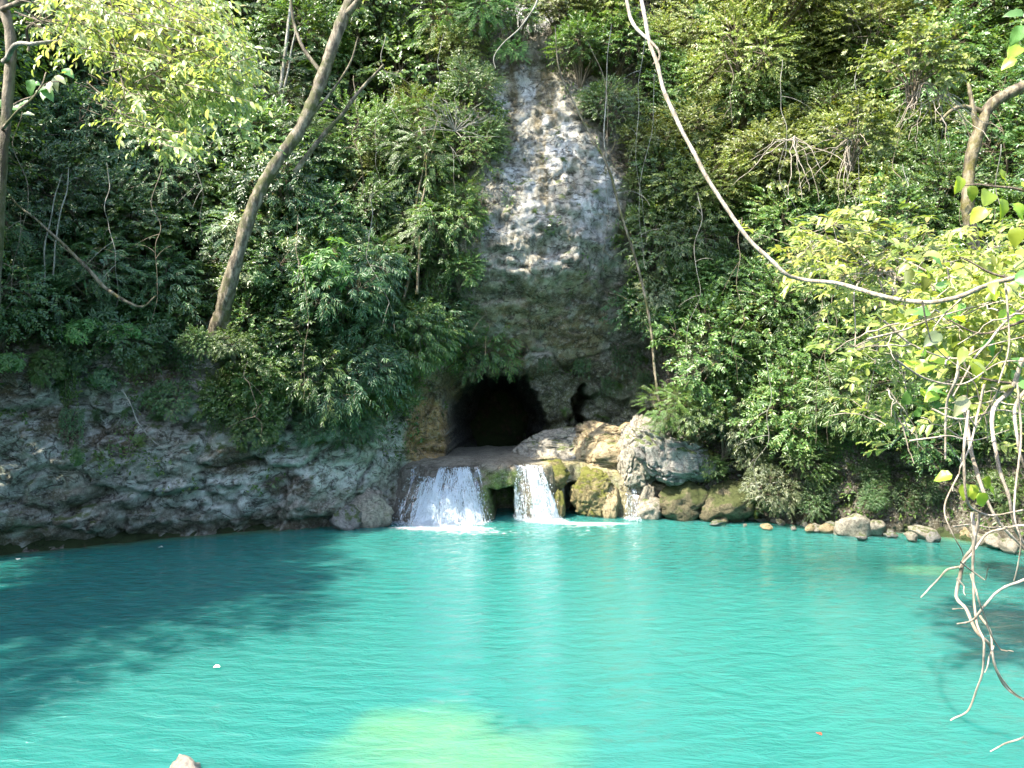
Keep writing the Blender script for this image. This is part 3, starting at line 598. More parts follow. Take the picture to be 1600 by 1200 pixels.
B('boulder', 'small bright green mossy knob at the foot of the narrow waterfall', 862, 764, 884, 816, 23.75, M['mossy_stone'], 16, 0.3, 0, sub=4)
B('boulder', 'brown mossy rock under the yellow shelf right of the dark hollow', 893, 738, 966, 816, 24.2, M['mossy_stone'], 17, 0.5, 0.1, sub=6, lumps=1.0, box=0.3)
B('boulder', 'pale rounded rock left of the tiny trickle', 940, 752, 970, 818, 23.9, M['ochre_stone'], 18, 0.35, 0, sub=4, lumps=0.5)
B('boulder', 'pale pinkish rock right of the tiny trickle', 996, 752, 1022, 792, 24.0, M['stone'], 19, 0.4, 0, sub=4, lumps=0.6)
B('boulder', 'squat pale rock at the waterline right of the tiny trickle', 996, 778, 1040, 820, 23.7, M['stone'], 25, 0.4, 0, sub=4, lumps=0.5)
B('boulder', 'dark mossy rock at the waterline below the big grey boulder', 1030, 755, 1110, 822, 23.7, M['dark_mossy_stone'], 20, 0.8, 0.1, sub=4)
B('boulder', 'mossy rock under ferns right of the big grey boulder', 1095, 752, 1180, 826, 23.3, M['dark_mossy_stone'], 21, 0.8, -0.1, sub=4)
B('boulder', 'brown rounded rock jutting at the left foot of the broad waterfall', 540, 765, 612, 836, 22.4, M['stone'], 22, 0.5, 0.25, sub=4)
B('boulder', 'angular grey rock at the foot of the left cliff', 515, 788, 570, 838, 22.1, M['grey_stone'], 23, 0.5, 0.1, sub=4)
B('boulder', 'pale rock tip breaking the water at the bottom left', 258, 1185, 314, 1230, 8.1, M['pale_tip'], 27, 0.25, 0.2, sub=4)
# shoreline stones on the right, each one a thing
SM = [rock_mesh('stone', M['stone'], 60 + k, 3, box=0.3) for k in range(4)] + [rock_mesh('stone', M['grey_stone'], 70 + k, 3, box=0.3) for k in range(3)] + [rock_mesh('stone', M['ochre_stone'], 75, 3)]
NS = [(1334, 816, 27, 20, 'largest pale stone in the row along the right waterline'), (1313, 824, 14, 12, 'small pale stone just left of the largest shoreline stone'), (1355, 828, 12, 9, None), (1369, 822, 19, 14, 'squat pale stone right of the largest shoreline stone'), (1382, 816, 13, 14, 'upright pale stone ending the close row of shoreline stones'), (1345, 836, 12, 8, None), (1392, 832, 10, 8, None), (1292, 824, 12, 8, None), (1275, 822, 10, 7, None), (1418, 818, 22, 9, 'flat sunlit pale stone set back from the right waterline'), (1440, 828, 20, 13, 'pale stone right of the gap in the shoreline row'), (1425, 836, 13, 10, None), (1458, 836, 14, 10, None), (1475, 826, 12, 9, None), (1495, 818, 22, 16, 'grey stone half hidden behind the left hanging roots'), (1512, 832, 14, 12, None), (1530, 838, 18, 12, None), (1555, 842, 22, 14, None), (1580, 850, 18, 14, None), (1408, 806, 10, 8, None)]
for k in range(26):
    NS.append((1110 + k * 8 + rng.integers(-4, 5), 812 + k * 0.45 + rng.integers(-7, 7), 3 + rng.random() ** 2 * 12, 3 + rng.random() * 5, 0))
def shore_y(x): return float(ybase(np.array([x]), np.array([0.1]))[0])
for k, (px, py, w, h, lab) in enumerate(NS):
    h = min(h, w * 0.75); Y = CAM[2] * F / (max(py + h, 812) - 600); Y = min(Y, 23.8)
    c = P(px, py, Y); o = obj('shore_stone', SM[k % len(SM)], loc=c)
    s = w / F * Y; o.scale = (s * (0.8 + 0.4 * rng.random()), s * 0.8, h / F * Y * (0.75 + 0.4 * rng.random())); o.location.z -= h / F * Y * 0.25; o.rotation_euler = (0.2 * rng.random(), 0.2 * rng.random(), rng.random() * 6)
    if lab: tag(o, lab, 'stone', 'stones along the right shore')
    elif lab is None: tag(o, 'small grey-brown stone lying among the larger stones of the right waterline', 'stone', 'small stones between the larger shore stones')
    else: tag(o, 'tiny pale pebble in the line of pebbles right of the mossy rocks', 'stone', 'pebbles along the right water edge')

# ------------------------------------------------------------------ plants
LEAF4 = (np.array([(0, 0, 0), (0.42, 0.5, 0.10), (1, 0, -0.06), (0.42, -0.5, 0.10)]), np.array([(0, 2, 1), (0, 3, 2)]))
LEAF6 = (np.array([(0, 0, 0), (0.28, 0.40, 0.05), (0.68, 0.40, 0.0), (1, 0, -0.22), (0.68, -0.40, 0.0), (0.28, -0.40, 0.05), (0.5, 0, -0.05)]), np.array([(0, 6, 1), (1, 6, 2), (2, 6, 3), (0, 5, 6), (5, 4, 6), (4, 3, 6)]))
def leaves(base, d, n, L, W, tmpl=LEAF4):
    T, Fc = tmpl; d = nrm(d); s = nrm(np.cross(n, d)); n = np.cross(d, s)
    L = np.broadcast_to(L, (len(base),)); W = np.broadcast_to(W, (len(base),))
    V = base[:, None, :] + T[None, :, 0:1] * (L[:, None, None] * d[:, None, :]) + T[None, :, 1:2] * (W[:, None, None] * s[:, None, :]) + T[None, :, 2:3] * (L[:, None, None] * n[:, None, :])
    k = len(T)
    return V.reshape(-1, 3), (Fc[None] + (np.arange(len(base)) * k)[:, None, None]).reshape(-1, 3), k
def spray_leaves(r_, org, dirn, up, length, m, ang, L, W, droop, jit, curve, hang=0.0):
    """m leaves along each twig: org, dirn, up (N,3)"""
    n = len(org); f = (np.arange(m) + 0.6) / m
    side = nrm(np.cross(dirn, up))
    fr = f[None, :, None]; ln = length[:, None, None]
    down = np.array([0, 0, -1.0])
    pos = org[:, None, :] + dirn[:, None, :] * fr * ln + down * (curve * ln * fr ** 2)
    tang = nrm(dirn[:, None, :] + down * (2 * curve * fr))
    sg = np.where(np.arange(m) % 2 == 0, 1.0, -1.0)[None, :, None]
    d = np.cos(ang) * tang + np.sin(ang) * sg * side[:, None, :] + down * droop + jit * r_.normal(size=(n, m, 3))
    nn = nrm(up)[:, None, :] + jit * 0.9 * r_.normal(size=(n, m, 3)) - hang * 0
    sz = (0.75 + 0.5 * r_.random((n, m))) * (1 - 0.35 * f[None, :] ** 3)
    return pos.reshape(-1, 3), d.reshape(-1, 3), nn.reshape(-1, 3), (L * sz).ravel(), (W * sz).ravel()
def crown(r_, R, Hc, nl, nspray, shell=0.75):
    """spray origins on lumpy clumps: clump centres then points on each clump's upper, outer side"""
    c = nrm(r_.normal(size=(nl, 3))); c[:, 2] = np.abs(c[:, 2]) * 1.1 - 0.35
    c = c * (0.35 + 0.55 * r_.random((nl, 1))) * R
    rad = R * (0.34 + 0.24 * r_.random(nl))
    k = r_.integers(0, nl, nspray); d = nrm(r_.normal(size=(nspray, 3)) + np.array([0, 0, 0.35]) + 0.5 * nrm(c[k]))
    p = c[k] + d * (rad[k] * (0.45 + 0.55 * r_.random(nspray) ** 0.5))[:, None]
    p[:, 2] += Hc
    out = nrm(d * np.array([1, 1, 0.35]) + 0.4 * nrm(p - np.array([0, 0, Hc])))
    return p, out, c + np.array([0, 0, Hc]), k
SPEC = {  # kind: R, Hc, clumps, sprays, leaves per spray, spray length, angle, L, W, droop, jitter, curve, mat, template
 'small':   (1.25, 1.1, 15, 520, 16, .42, 0.85, .085, .040, .10, .30, .12, LEAF4),
 'medium':  (1.30, 1.1, 14, 340, 13, .46, 0.85, .135, .060, .18, .30, .15, LEAF4),
 'pinnate': (1.30, 1.2, 13, 300, 30, .55, 1.15, .095, .026, .10, .12, .38, LEAF4),
 'lance':   (1.25, 1.1, 13, 360, 13, .48, 0.65, .175, .040, .45, .25, .30, LEAF4),
 'round':   (1.15, 1.0, 12, 230, 10, .45, 0.9, .150, .105, .15, .28, .12, LEAF6),
}
def make_shrub(kind, seed, mat, scale_n=1.0):
    R, Hc, nl, ns, m, sl, ang, L, W, dr, ji, cu, tm = SPEC[kind]; r_ = np.random.default_rng(seed); ns = int(ns * scale_n)
    p, out, cc, k = crown(r_, R, Hc, nl, ns)
    up = nrm(np.array([0, 0, 1.0]) + 0.45 * out + 0.30 * r_.normal(size=out.shape))
    length = sl * (0.6 + 0.7 * r_.random(ns))
    b, d, n, LL, WW = spray_leaves(r_, p, out, up, length, m, ang, L, W, dr, ji, cu)
    V, Fc, kk = leaves(b, d, n, LL, WW, tm)
    cl_t = r_.random(nl)[k]; tint = np.clip(0.30 + 0.40 * (np.repeat(cl_t, m) - 0.5) + 0.26 * r_.normal(size=len(b)), 0, 0.93)
    tint[r_.random(len(b)) < 0.006] = 1.0
    tb = Tubes()
    for j in range(nl):
        q = smooth_path([(0.04 * r_.normal(), 0.04 * r_.normal(), -0.35), cc[j] * 0.35 + np.array([0, 0, Hc * 0.12]), cc[j] * 0.8, cc[j]], 9, 0.05, seed + j)
        tb.add(q, np.linspace(0.035, 0.010, 9), 5)
    for j in r_.choice(ns, min(ns, 120), replace=False):
        q = np.stack([cc[k[j]], (cc[k[j]] + p[j]) / 2 + 0.04 * r_.normal(size=3), p[j], p[j] + out[j] * length[j] * 0.8 - np.array([0, 0, cu * length[j] * 0.6])])
        tb.add(q, [0.010, 0.008, 0.006, 0.003], 3)
    return (tb.mesh('stems', M['twig']), mesh_np('foliage', V, [Fc], mat, False, attrs={'tint': np.repeat(tint, kk)}))
def make_rosette(seed, mat, n_ros=70, R=1.0, Hc=1.0, L=0.26, W=0.085, m=9, droop=0.35):
    r_ = np.random.default_rng(seed); p, out, cc, k = crown(r_, R, Hc, 9, n_ros)
    axis_ = nrm(out + np.array([0, 0, 0.8])); a = nrm(np.cross(axis_, r_.normal(size=axis_.shape))); b = np.cross(axis_, a)
    th = (np.arange(m) * 2.4)[None, :] + r_.random((n_ros, 1)) * 6
    rad = np.cos(th)[..., None] * a[:, None] + np.sin(th)[..., None] * b[:, None]
    lift = (0.15 + 0.6 * r_.random((n_ros, m)))[..., None]
    d = rad + lift * axis_[:, None] - np.array([0, 0, 1.0]) * droop; nn = axis_[:, None] - 0.3 * rad + 0.12 * r_.normal(size=rad.shape)
    sz = 0.7 + 0.5 * r_.random((n_ros, m)); base = (p[:, None] + rad * 0.02).reshape(-1, 3)
    V, Fc, kk = leaves(base, d.reshape(-1, 3), nn.reshape(-1, 3), (L * sz).ravel(), (W * sz).ravel(), LEAF6)
    tint = np.clip(0.35 + 0.22 * r_.normal(size=len(base)), 0, 0.93)
    tb = Tubes()
    for j in range(n_ros): tb.add(smooth_path([cc[k[j]] * 0.5, cc[k[j]], p[j]], 6, 0.03, j), np.linspace(0.012, 0.006, 6), 4)
    for j in range(9): tb.add(smooth_path([(0, 0, -0.3), cc[j] * 0.4, cc[j]], 7, 0.04, j + 40), np.linspace(0.03, 0.012, 7), 5)
    return (tb.mesh('stems', M['twig']), mesh_np('foliage', V, [Fc], mat, False, attrs={'tint': np.repeat(tint, kk)}))
def make_curtain(seed, mat, W_=1.3, H_=2.4, n=46, L=0.10, Wd=0.055):
    """vines hanging straight down from a ledge; origin at the top"""
    r_ = np.random.default_rng(seed); tb = Tubes(); B_, D_, N_, T_ = [], [], [], []
    for j in range(n):
        x = (r_.random() - 0.5) * W_; y = -0.28 * r_.random(); h = H_ * (0.3 + 0.7 * r_.random())
        q = smooth_path([(x, 0.15, 0.1), (x + 0.05 * r_.normal(), y - 0.1, -h * 0.25), (x + 0.1 * r_.normal(), y, -h * 0.6), (x + 0.14 * r_.normal(), y - 0.02, -h)], 14, 0.06, seed + j)
        tb.add(q, 0.005, 3); m = int(h * 26); f = r_.random(m) * 13; i = f.astype(int); i = np.minimum(i, 12); g = (f - i)[:, None]
        B_.append(q[i] * (1 - g) + q[i + 1] * g); D_.append(np.array([0, -0.35, -0.75]) + 0.65 * r_.normal(size=(m, 3))); N_.append(np.array([0, -1, 0.65]) + 0.4 * r_.normal(size=(m, 3)))
        T_.append(np.clip(0.3 + 0.25 * (r_.random() - .5) + 0.2 * r_.normal(size=m), 0, 0.93))
    B_, D_, N_, T_ = map(np.concatenate, (B_, D_, N_, T_)); sz = 0.6 + 0.7 * r_.random(len(B_))
    V, Fc, kk = leaves(B_, D_, N_, L * sz, Wd * sz, LEAF4)
    return (tb.mesh('stems', M['twig']), mesh_np('foliage', V, [Fc], mat, False, attrs={'tint': np.repeat(T_, kk)}))
def make_fern(seed, mat, n=16, L=0.75):
    r_ = np.random.default_rng(seed); a = r_.random(n) * 6.28; up = 0.5 + 0.6 * r_.random(n)
    d = nrm(np.stack([np.cos(a), np.sin(a), up], 1)); org = np.zeros((n, 3)) + 0.03 * r_.normal(size=(n, 3))
    u = nrm(np.stack([-np.cos(a) * up, -np.sin(a) * up, np.ones(n)], 1)); ln = L * (0.6 + 0.5 * r_.random(n))
    b, dd, nn, LL, WW = spray_leaves(r_, org, d, u, ln, 34, 1.25, 0.13, 0.030, 0.05, 0.08, 0.62)
    V, Fc, kk = leaves(b, dd, nn, LL, WW, LEAF4); tb = Tubes(); f = np.linspace(0, 1, 6)[:, None]
    for j in range(n): tb.add(org[j] + d[j] * f * ln[j] + np.array([0, 0, -1.0]) * 0.62 * ln[j] * f ** 2, np.linspace(0.006, 0.002, 6), 3)
    tint = np.clip(np.repeat(0.2 + 0.5 * r_.random(n), 34) + 0.08 * r_.normal(size=len(b)), 0, 0.93)
    return (tb.mesh('stems', M['twig']), mesh_np('foliage', V, [Fc], mat, False, attrs={'tint': np.repeat(tint, kk)}))

PROTO = {}
def proto(key, fn): PROTO.setdefault(key, []).append(fn)
for s in (1, 2, 3): proto('dark_small', make_shrub('small', s, M['leaf_dark']))
for s in (4, 5): proto('mid_small', make_shrub('small', s, M['leaf_mid']))
for s in (6, 7, 8): proto('yellow_small', make_shrub('small', s, M['leaf_yellow']))
for s in (9, 10): proto('mid_medium', make_shrub('medium', s, M['leaf_mid']))
for s in (11, 12): proto('dark_medium', make_shrub('medium', s, M['leaf_dark']))
for s in (13, 14): proto('yellow_medium', make_shrub('medium', s, M['leaf_yellow']))
for s in (15, 16): proto('pinnate_blue', make_shrub('pinnate', s, M['leaf_blue']))
for s in (17, 18): proto('pinnate_mid', make_shrub('pinnate', s, M['leaf_mid']))
proto('pinnate_bright', make_shrub('pinnate', 19, M['leaf_bright']))
for s in (20, 21): proto('lance_blue', make_shrub('lance', s, M['leaf_blue']))
for s in (22, 23): proto('lance_mid', make_shrub('lance', s, M['leaf_mid']))
proto('lance_pale', make_shrub('lance', 24, M['leaf_pale']))
for s in (25, 26): proto('round_mid', make_shrub('round', s, M['leaf_mid']))
proto('round_yellow', make_shrub('round', 27, M['leaf_yellow']))
proto('rosette_blue', make_rosette(30, M['leaf_blue'])); proto('rosette_bright', make_rosette(31, M['leaf_bright'])); proto('rosette_pale', make_rosette(32, M['leaf_pale'], 45))
for s in (33, 34): proto('curtain_mid', make_curtain(s, M['leaf_mid']))
proto('curtain_dark', make_curtain(35, M['leaf_dark'], H_=1.6)); proto('curtain_blue', make_curtain(36, M['leaf_blue']))
for s in (37, 38): proto('fern', make_fern(s, M['leaf_mid']))
proto('fern_blue', make_fern(39, M['leaf_blue']))
DESC = {'dark_small': 'dark green small-leaved shrub', 'mid_small': 'mid-green small-leaved shrub', 'yellow_small': 'yellow-green sunlit small-leaved shrub', 'mid_medium': 'mid-green leafy bush', 'dark_medium': 'dark green leafy bush', 'yellow_medium': 'yellow-green leafy bush', 'pinnate_blue': 'blue-green feathery-leaved bush', 'pinnate_mid': 'green feathery-leaved bush', 'pinnate_bright': 'vivid green feathery-leaved bush', 'lance_blue': 'blue-green bush of drooping narrow leaves', 'lance_mid': 'green bush of drooping narrow leaves', 'lance_pale': 'pale bush of drooping narrow leaves', 'round_mid': 'green bush of broad rounded leaves', 'round_yellow': 'yellow-green bush of broad rounded leaves', 'rosette_blue': 'blue-green plant with leaf rosettes', 'rosette_bright': 'bright green plant with leaf rosettes', 'rosette_pale': 'pale plant with glossy leaf rosettes', 'curtain_mid': 'green curtain of hanging creepers', 'curtain_dark': 'dark green curtain of hanging creepers', 'curtain_blue': 'blue-green curtain of hanging creepers', 'fern': 'green fern tuft', 'fern_blue': 'blue-green fern tuft'}
NAME = {'curtain': 'hanging_creeper', 'fern': 'fern', 'rosette': 'rosette_shrub', 'pinnate': 'feathery_shrub'}
CATN = {'hanging_creeper': 'creeper', 'fern': 'fern', 'rosette_shrub': 'shrub', 'feathery_shrub': 'shrub', 'shrub': 'shrub'}
PLANTS = []
def plant_at(kind, p, scale=1.0, tilt=0.0, lab=None, px=None):
    st, fo = PROTO[kind][len(PLANTS) % len(PROTO[kind])]
    nm = next((v for k, v in NAME.items() if kind.startswith(k) or kind.endswith(k)), 'shrub')
    o = obj(nm, None, loc=Vector(p)); e = 1 if 'curtain' not in kind else 0
    spin = random.random() * 6.28 * e + (1 - e) * random.uniform(-.3, .3)
    o.rotation_euler = (Matrix.Rotation(tilt, 4, 'X') @ Matrix.Rotation(random.uniform(-.15, .15), 4, 'Y') @ Matrix.Rotation(spin, 4, 'Z')).to_euler()
    s = scale * random.uniform(0.92, 1.08); o.scale = (s, s, s * random.uniform(0.9, 1.1))
    obj('stems', st, o); obj('foliage', fo, o)
    o['category'] = CATN[nm]
    if lab: o['label'] = lab
    PLANTS.append((o, kind, px if px is not None else px_of(p[0], p[1], p[2] + (1.0 * scale if e else -1.0)), lab))
    return o
def plant_px(kind, px, py, scale=1.0, tilt=0.55, out=0.0, lab=None):
    """root the plant on the cliff so that its crown shows about (px,py)"""
    h = hit(px, py); cur = 'curtain' in kind; fern = 'fern' in kind
    d = 1.1 * scale * (0 if (cur or fern) else 1)
    axis_ = np.array([0, -math.sin(tilt), math.cos(tilt)])
    zr = h[2] - axis_[2] * d * 0.8 if not cur else h[2]
    zr = max(zr, 0.35); yr = float(ysurf(np.array([h[0]]), np.array([zr]))[0])
    if cur: yr -= 0.15
    return plant_at(kind, (h[0], yr - out, zr), scale, 0 if cur else tilt, lab, (px, py))

def region(poly, step, kinds, smin, smax, tilt=(0.35, 0.8), out=0.0, jit=0.45):
    xs_ = [p[0] for p in poly]; ys_ = [p[1] for p in poly]; row = 0
    y = min(ys_)
    while y <= max(ys_):
        x = min(xs_) + (step / 2 if row % 2 else 0)
        while x <= max(xs_):
            a = x + random.uniform(-jit, jit) * step; b = y + random.uniform(-jit, jit) * step
            if in_poly(np.array([a]), np.array([b]), poly)[0]:
                plant_px(random.choice(kinds), a, b, random.uniform(smin, smax), random.uniform(*tilt), out)
            x += step
        y += step * 0.85; row += 1
DK = ['dark_small', 'dark_small', 'pinnate_blue', 'lance_blue', 'dark_medium', 'mid_medium', 'rosette_blue', 'round_mid']
region([(-60, -60), (560, -60), (560, 300), (520, 470), (330, 480), (250, 500), (-60, 500)], 78, DK, 0.7, 1.25)
region([(-40, 430), (300, 470), (330, 520), (200, 545), (-40, 560)], 62, ['dark_medium', 'lance_blue', 'rosette_blue', 'mid_medium'], 0.5, 0.8)
region([(540, -60), (720, -60), (760, 100), (760, 200), (720, 300), (640, 330), (540, 330)], 72, ['mid_small', 'yellow_medium', 'mid_medium', 'pinnate_mid', 'yellow_small', 'round_mid'], 0.6, 1.15)
region([(400, 300), (690, 310), (730, 470), (770, 510), (760, 570), (690, 590), (600, 640), (480, 640), (360, 600), (380, 450)], 66, ['mid_medium', 'lance_blue', 'pinnate_mid', 'dark_medium', 'mid_small', 'lance_mid'], 0.65, 1.0)
region([(860, -60), (1100, -60), (1090, 300), (1060, 320), (1010, 300), (960, 230), (900, 150), (870, 60)], 74, ['mid_small', 'yellow_medium', 'dark_small', 'mid_medium'], 0.55, 0.95)
region([(1080, -60), (1480, -60), (1480, 260), (1300, 330), (1060, 330)], 74, ['yellow_small', 'yellow_small', 'mid_small', 'yellow_medium', 'round_yellow'], 0.8, 1.3)
region([(1420, -60), (1680, -60), (1680, 420), (1420, 380)], 82, ['dark_small', 'mid_small', 'dark_medium', 'mid_medium'], 0.9, 1.3)
region([(1040, 320), (1560, 320), (1640, 500), (1640, 680), (1180, 700), (1080, 590), (1010, 520), (1010, 400)], 76, ['mid_medium', 'mid_small', 'lance_mid', 'yellow_medium', 'dark_medium', 'mid_medium'], 0.75, 1.15)
region([(1130, 640), (1600, 640), (1640, 740), (1180, 740), (1130, 720)], 66, ['dark_small', 'curtain_dark', 'dark_medium', 'mid_small'], 0.5, 0.75)
region([(340, 560), (640, 560), (640, 660), (560, 690), (420, 670), (350, 640)], 58, ['lance_mid', 'mid_medium', 'lance_blue', 'round_mid'], 0.3, 0.5, (0.8, 1.1))
region([(60, 545), (330, 545), (300, 620), (200, 640), (100, 620)], 75, ['lance_mid', 'dark_medium', 'rosette_blue'], 0.28, 0.42, (0.8, 1.1))
region([(1180, 740), (1600, 745), (1620, 815), (1500, 812), (1180, 790)], 44, ['dark_small', 'fern', 'dark_medium', 'lance_mid', 'fern'], 0.26, 0.42, (0.6, 1.0))
for k in range(46):      # bigger-leaved plants standing out of the mass
    left = k < 20; a, b = (random.uniform(0, 720), random.uniform(120, 480)) if left else (random.uniform(1040, 1560), random.uniform(40, 660))
    plant_px(random.choice(['rosette_blue', 'rosette_pale', 'rosette_bright', 'round_mid', 'lance_mid', 'pinnate_mid'] if left else ['rosette_pale', 'rosette_bright', 'round_yellow', 'round_mid', 'lance_pale', 'rosette_bright']), a, b, random.uniform(0.32, 0.6), random.uniform(0.5, 0.9), random.uniform(0.7, 1.2))
# named individuals
for k, px, py, s, t, o_, lab in (
    ('pinnate_bright', 765, 55, 0.85, 0.7, 0.5, 'vivid green feathery bush at the top of the rock face'),
    ('pinnate_bright', 800, 110, 0.45, 0.9, 0.6, 'small vivid green feathery sprig drooping over the rock face'),
    ('pinnate_mid', 660, 270, 0.9, 0.6, 0.6, 'light green feathery treelet left of the bare rock face'),
    ('pinnate_mid', 685, 370, 0.75, 0.7, 0.5, 'light green feathery bush overlapping the left edge of the rock face'),
    ('mid_small', 735, 165, 0.75, 0.9, 0.4, 'round small-leaved bush jutting over the left side of the rock face'),
    ('lance_blue', 540, 470, 0.95, 0.8, 0.8, 'large blue-green bush bulging out between leaning trunk and cave'),
    ('rosette_bright', 550, 450, 0.8, 0.8, 1.3, 'bright green broad-leaved bush right of the leaning trunk base'),
    ('lance_mid', 725, 505, 0.55, 1.0, 0.4, 'green leafy spray hanging just above the cave mouth'),
    ('lance_mid', 680, 545, 0.65, 1.0, 0.4, 'drooping leafy bush at the upper left corner of the cave'),
    ('rosette_pale', 425, 380, 0.65, 0.5, 1.2, 'slender plant with pale leaf rosettes just right of the leaning trunk'),
    ('rosette_pale', 410, 460, 0.5, 0.5, 1.0, 'pale star-leaved sapling beside the leaning trunk base'),
    ('rosette_bright', 160, 530, 0.5, 0.9, 0.5, 'bright leaf rosette on the brow of the left cliff'),
    ('rosette_bright', 40, 580, 0.5, 0.9, 0.4, 'fresh green drooping rosette at the far left cliff edge'),
    ('rosette_bright', 225, 530, 0.4, 0.9, 0.5, 'small green rosette plant right of its bigger twin on the cliff brow'),
    ('rosette_bright', 130, 710, 0.26, 1.0, 0.1, 'tiny green rosette low on the left cliff'),
    ('round_mid', 410, 590, 0.45, 0.9, 0.1, 'yellow-green round-leaved creeper patch on the left cliff'),
    ('lance_pale', 1010, 470, 0.45, 0.8, 0.8, 'pale twiggy sapling with sparse leaves right of the overhang'),
    ('rosette_pale', 965, 175, 0.4, 0.7, 0.9, 'pale big-leaved plant on the upper right of the rock face'),
    ('lance_mid', 1060, 400, 0.9, 0.8, 0.4, 'bright leafy bush above the pale twiggy sapling'),
    ('yellow_small', 1190, 60, 1.5, 0.4, 1.2, 'largest rounded yellow-green crown at the upper right'),
    ('yellow_small', 1140, 150, 1.35, 0.5, 1.2, 'rounded yellow-green crown left of the looping vine middle'),
    ('yellow_small', 1310, 110, 1.3, 0.4, 1.0, 'rounded yellow-green crown right of the largest crown'),
    ('yellow_medium', 1180, 270, 1.0, 0.5, 0.9, 'sunlit bush just under the rounded yellow-green crowns'),
    ('lance_pale', 1190, 770, 0.5, 0.8, 0.3, 'pale low bush hanging over the right waterline'),
    ('fern', 1250, 775, 0.8, 0.6, 0.1, 'fern at the waterline right of the pale low bush'),
    ('fern', 1130, 785, 0.7, 0.7, 0.3, 'fern on the dark mossy rocks')):
    plant_px(k, px, py, s, t, o_, lab)
for k, px, py, Y, s_, lab in (('pinnate_mid', 1038, 676, 23.2, 0.6, 'dense feathery green shrub growing on top of the big grey boulder'), ('lance_pale', 1130, 712, 23.4, 0.75, 'pale sunlit drooping bush spilling right of the big grey boulder'), ('lance_mid', 1085, 680, 23.3, 0.6, 'leafy green shrub behind the boulder top, between its feathery and pale neighbours'),
                              ('lance_pale', 1165, 745, 23.2, 0.4, 'small pale drooping spray low on the right of the boulder shrub'), ('fern', 1012, 668, 24.0, 0.55, 'fern tuft at the left shoulder of the big grey boulder'), ('fern', 1062, 700, 23.1, 0.5, 'fern draping over the front of the big grey boulder'), ('lance_mid', 1110, 745, 23.3, 0.28, 'low leafy sprig at the right foot of the big grey boulder')):
    p = P(px, py, Y); plant_at(k, p, s_, 0.35, lab)
for px, py, s_, kd, lab in ((810, 45, 0.75, 'mid_medium', 'leafy bush at the very top of the rock face, left one'), (868, 30, 0.7, 'yellow_medium', 'yellow-green bush at the very top of the rock face'), (905, 90, 0.6, 'mid_small', 'small-leaved bush at the upper right shoulder of the rock face'), (765, 235, 0.5, 'mid_small', 'small bush poking onto the left side of the rock face'), (725, 330, 0.5, 'pinnate_mid', 'feathery bush at the middle left of the rock face'),
                            (718, 430, 0.5, 'mid_medium', 'leafy bush at the lower left of the rock face'), (1000, 300, 0.5, 'mid_small', 'small bush on the right shoulder of the rock face'), (985, 240, 0.5, 'yellow_medium', 'yellow-green bush over the right shoulder of the rock face'), (930, 170, 0.45, 'mid_medium', 'leafy sprig right of the narrow top of the rock face'), (1010, 350, 0.45, 'lance_mid', 'drooping sprig at the right edge of the overhang')):
    plant_px(kd, px, py, s_, 0.6, 0.2, lab)
for px, py, Y, s_, kd, lab in ((312, 562, 19.9, 0.34, 'mid_medium', 'leafy bush hiding the left foot of the leaning trunk'), (366, 560, 19.9, 0.34, 'lance_mid', 'drooping leafy sprig at the right foot of the leaning trunk'), (342, 540, 20.2, 0.4, 'fern', 'fern under the foot of the leaning trunk')):
    plant_at(kd, P(px, py, Y), s_, 0.5, lab)
# creepers hanging on the cliffs
for k, px, py, s in (('curtain_mid', 110, 560, 0.62), ('curtain_blue', 120, 640, 0.4), ('curtain_mid', 590, 560, 0.75), ('curtain_blue', 540, 590, 0.7), ('curtain_mid', 640, 590, 0.5), ('curtain_dark', 470, 610, 0.6), ('curtain_mid', 500, 560, 0.7),
                     ('curtain_dark', 780, 560, 0.30), ('curtain_dark', 850, 560, 0.30), ('curtain_dark', 910, 560, 0.4), ('curtain_dark', 975, 540, 0.7), ('curtain_dark', 950, 590, 0.4), ('curtain_dark', 1010, 580, 0.6), ('curtain_mid', 1200, 520, 0.9), ('curtain_mid', 1290, 560, 1.0), ('curtain_mid', 1240, 640, 0.8), ('curtain_dark', 1340, 640, 0.9), ('curtain_dark', 1150, 560, 0.8),
                     ('curtain_mid', 990, 320, 0.4), ('curtain_mid', 620, 330, 0.8), ('curtain_mid', 690, 420, 0.7), ('curtain_dark', 300, 540, 0.5), ('curtain_blue', 400, 640, 0.45), ('curtain_mid', 350, 640, 0.35), ('curtain_mid', 430, 560, 0.55), ('curtain_dark', 1420, 600, 0.9)):
    plant_px(k, px, py, s)
for px, py, s in ((170, 590, .5), (260, 560, .5), (150, 650, .4), (90, 600, .5), (330, 700, .35), (440, 700, .35), (500, 690, .4), (380, 700, .35), (560, 640, .5), (610, 620, .5), (640, 610, .4), (200, 640, .45), (340, 600, .45), (400, 620, .5), (750, 590, .25), (790, 585, .25), (830, 590, .25), (295, 660, .45), (470, 650, .5), (420, 680, .45), (520, 660, .45), (300, 700, .3), (360, 655, .4), (600, 650, .5), (570, 690, .4), (245, 650, .5), (220, 690, .45), (380, 560, .5), (450, 610, .5), (60, 560, .5),
                  (860, 480, .3), (800, 440, .3), (930, 300, .3), (835, 330, .25), (880, 640, .5), (940, 650, .5), (965, 600, .5), (1010, 560, .5), (880, 250, .28), (820, 250, .25), (1100, 800, .5), (1180, 800, .5), (1330, 780, .5), (1290, 800, .4), (1210, 800, .4)):
    plant_px(random.choice(['fern', 'fern_blue']) if px < 700 else 'fern', px, py, s, 0.9)

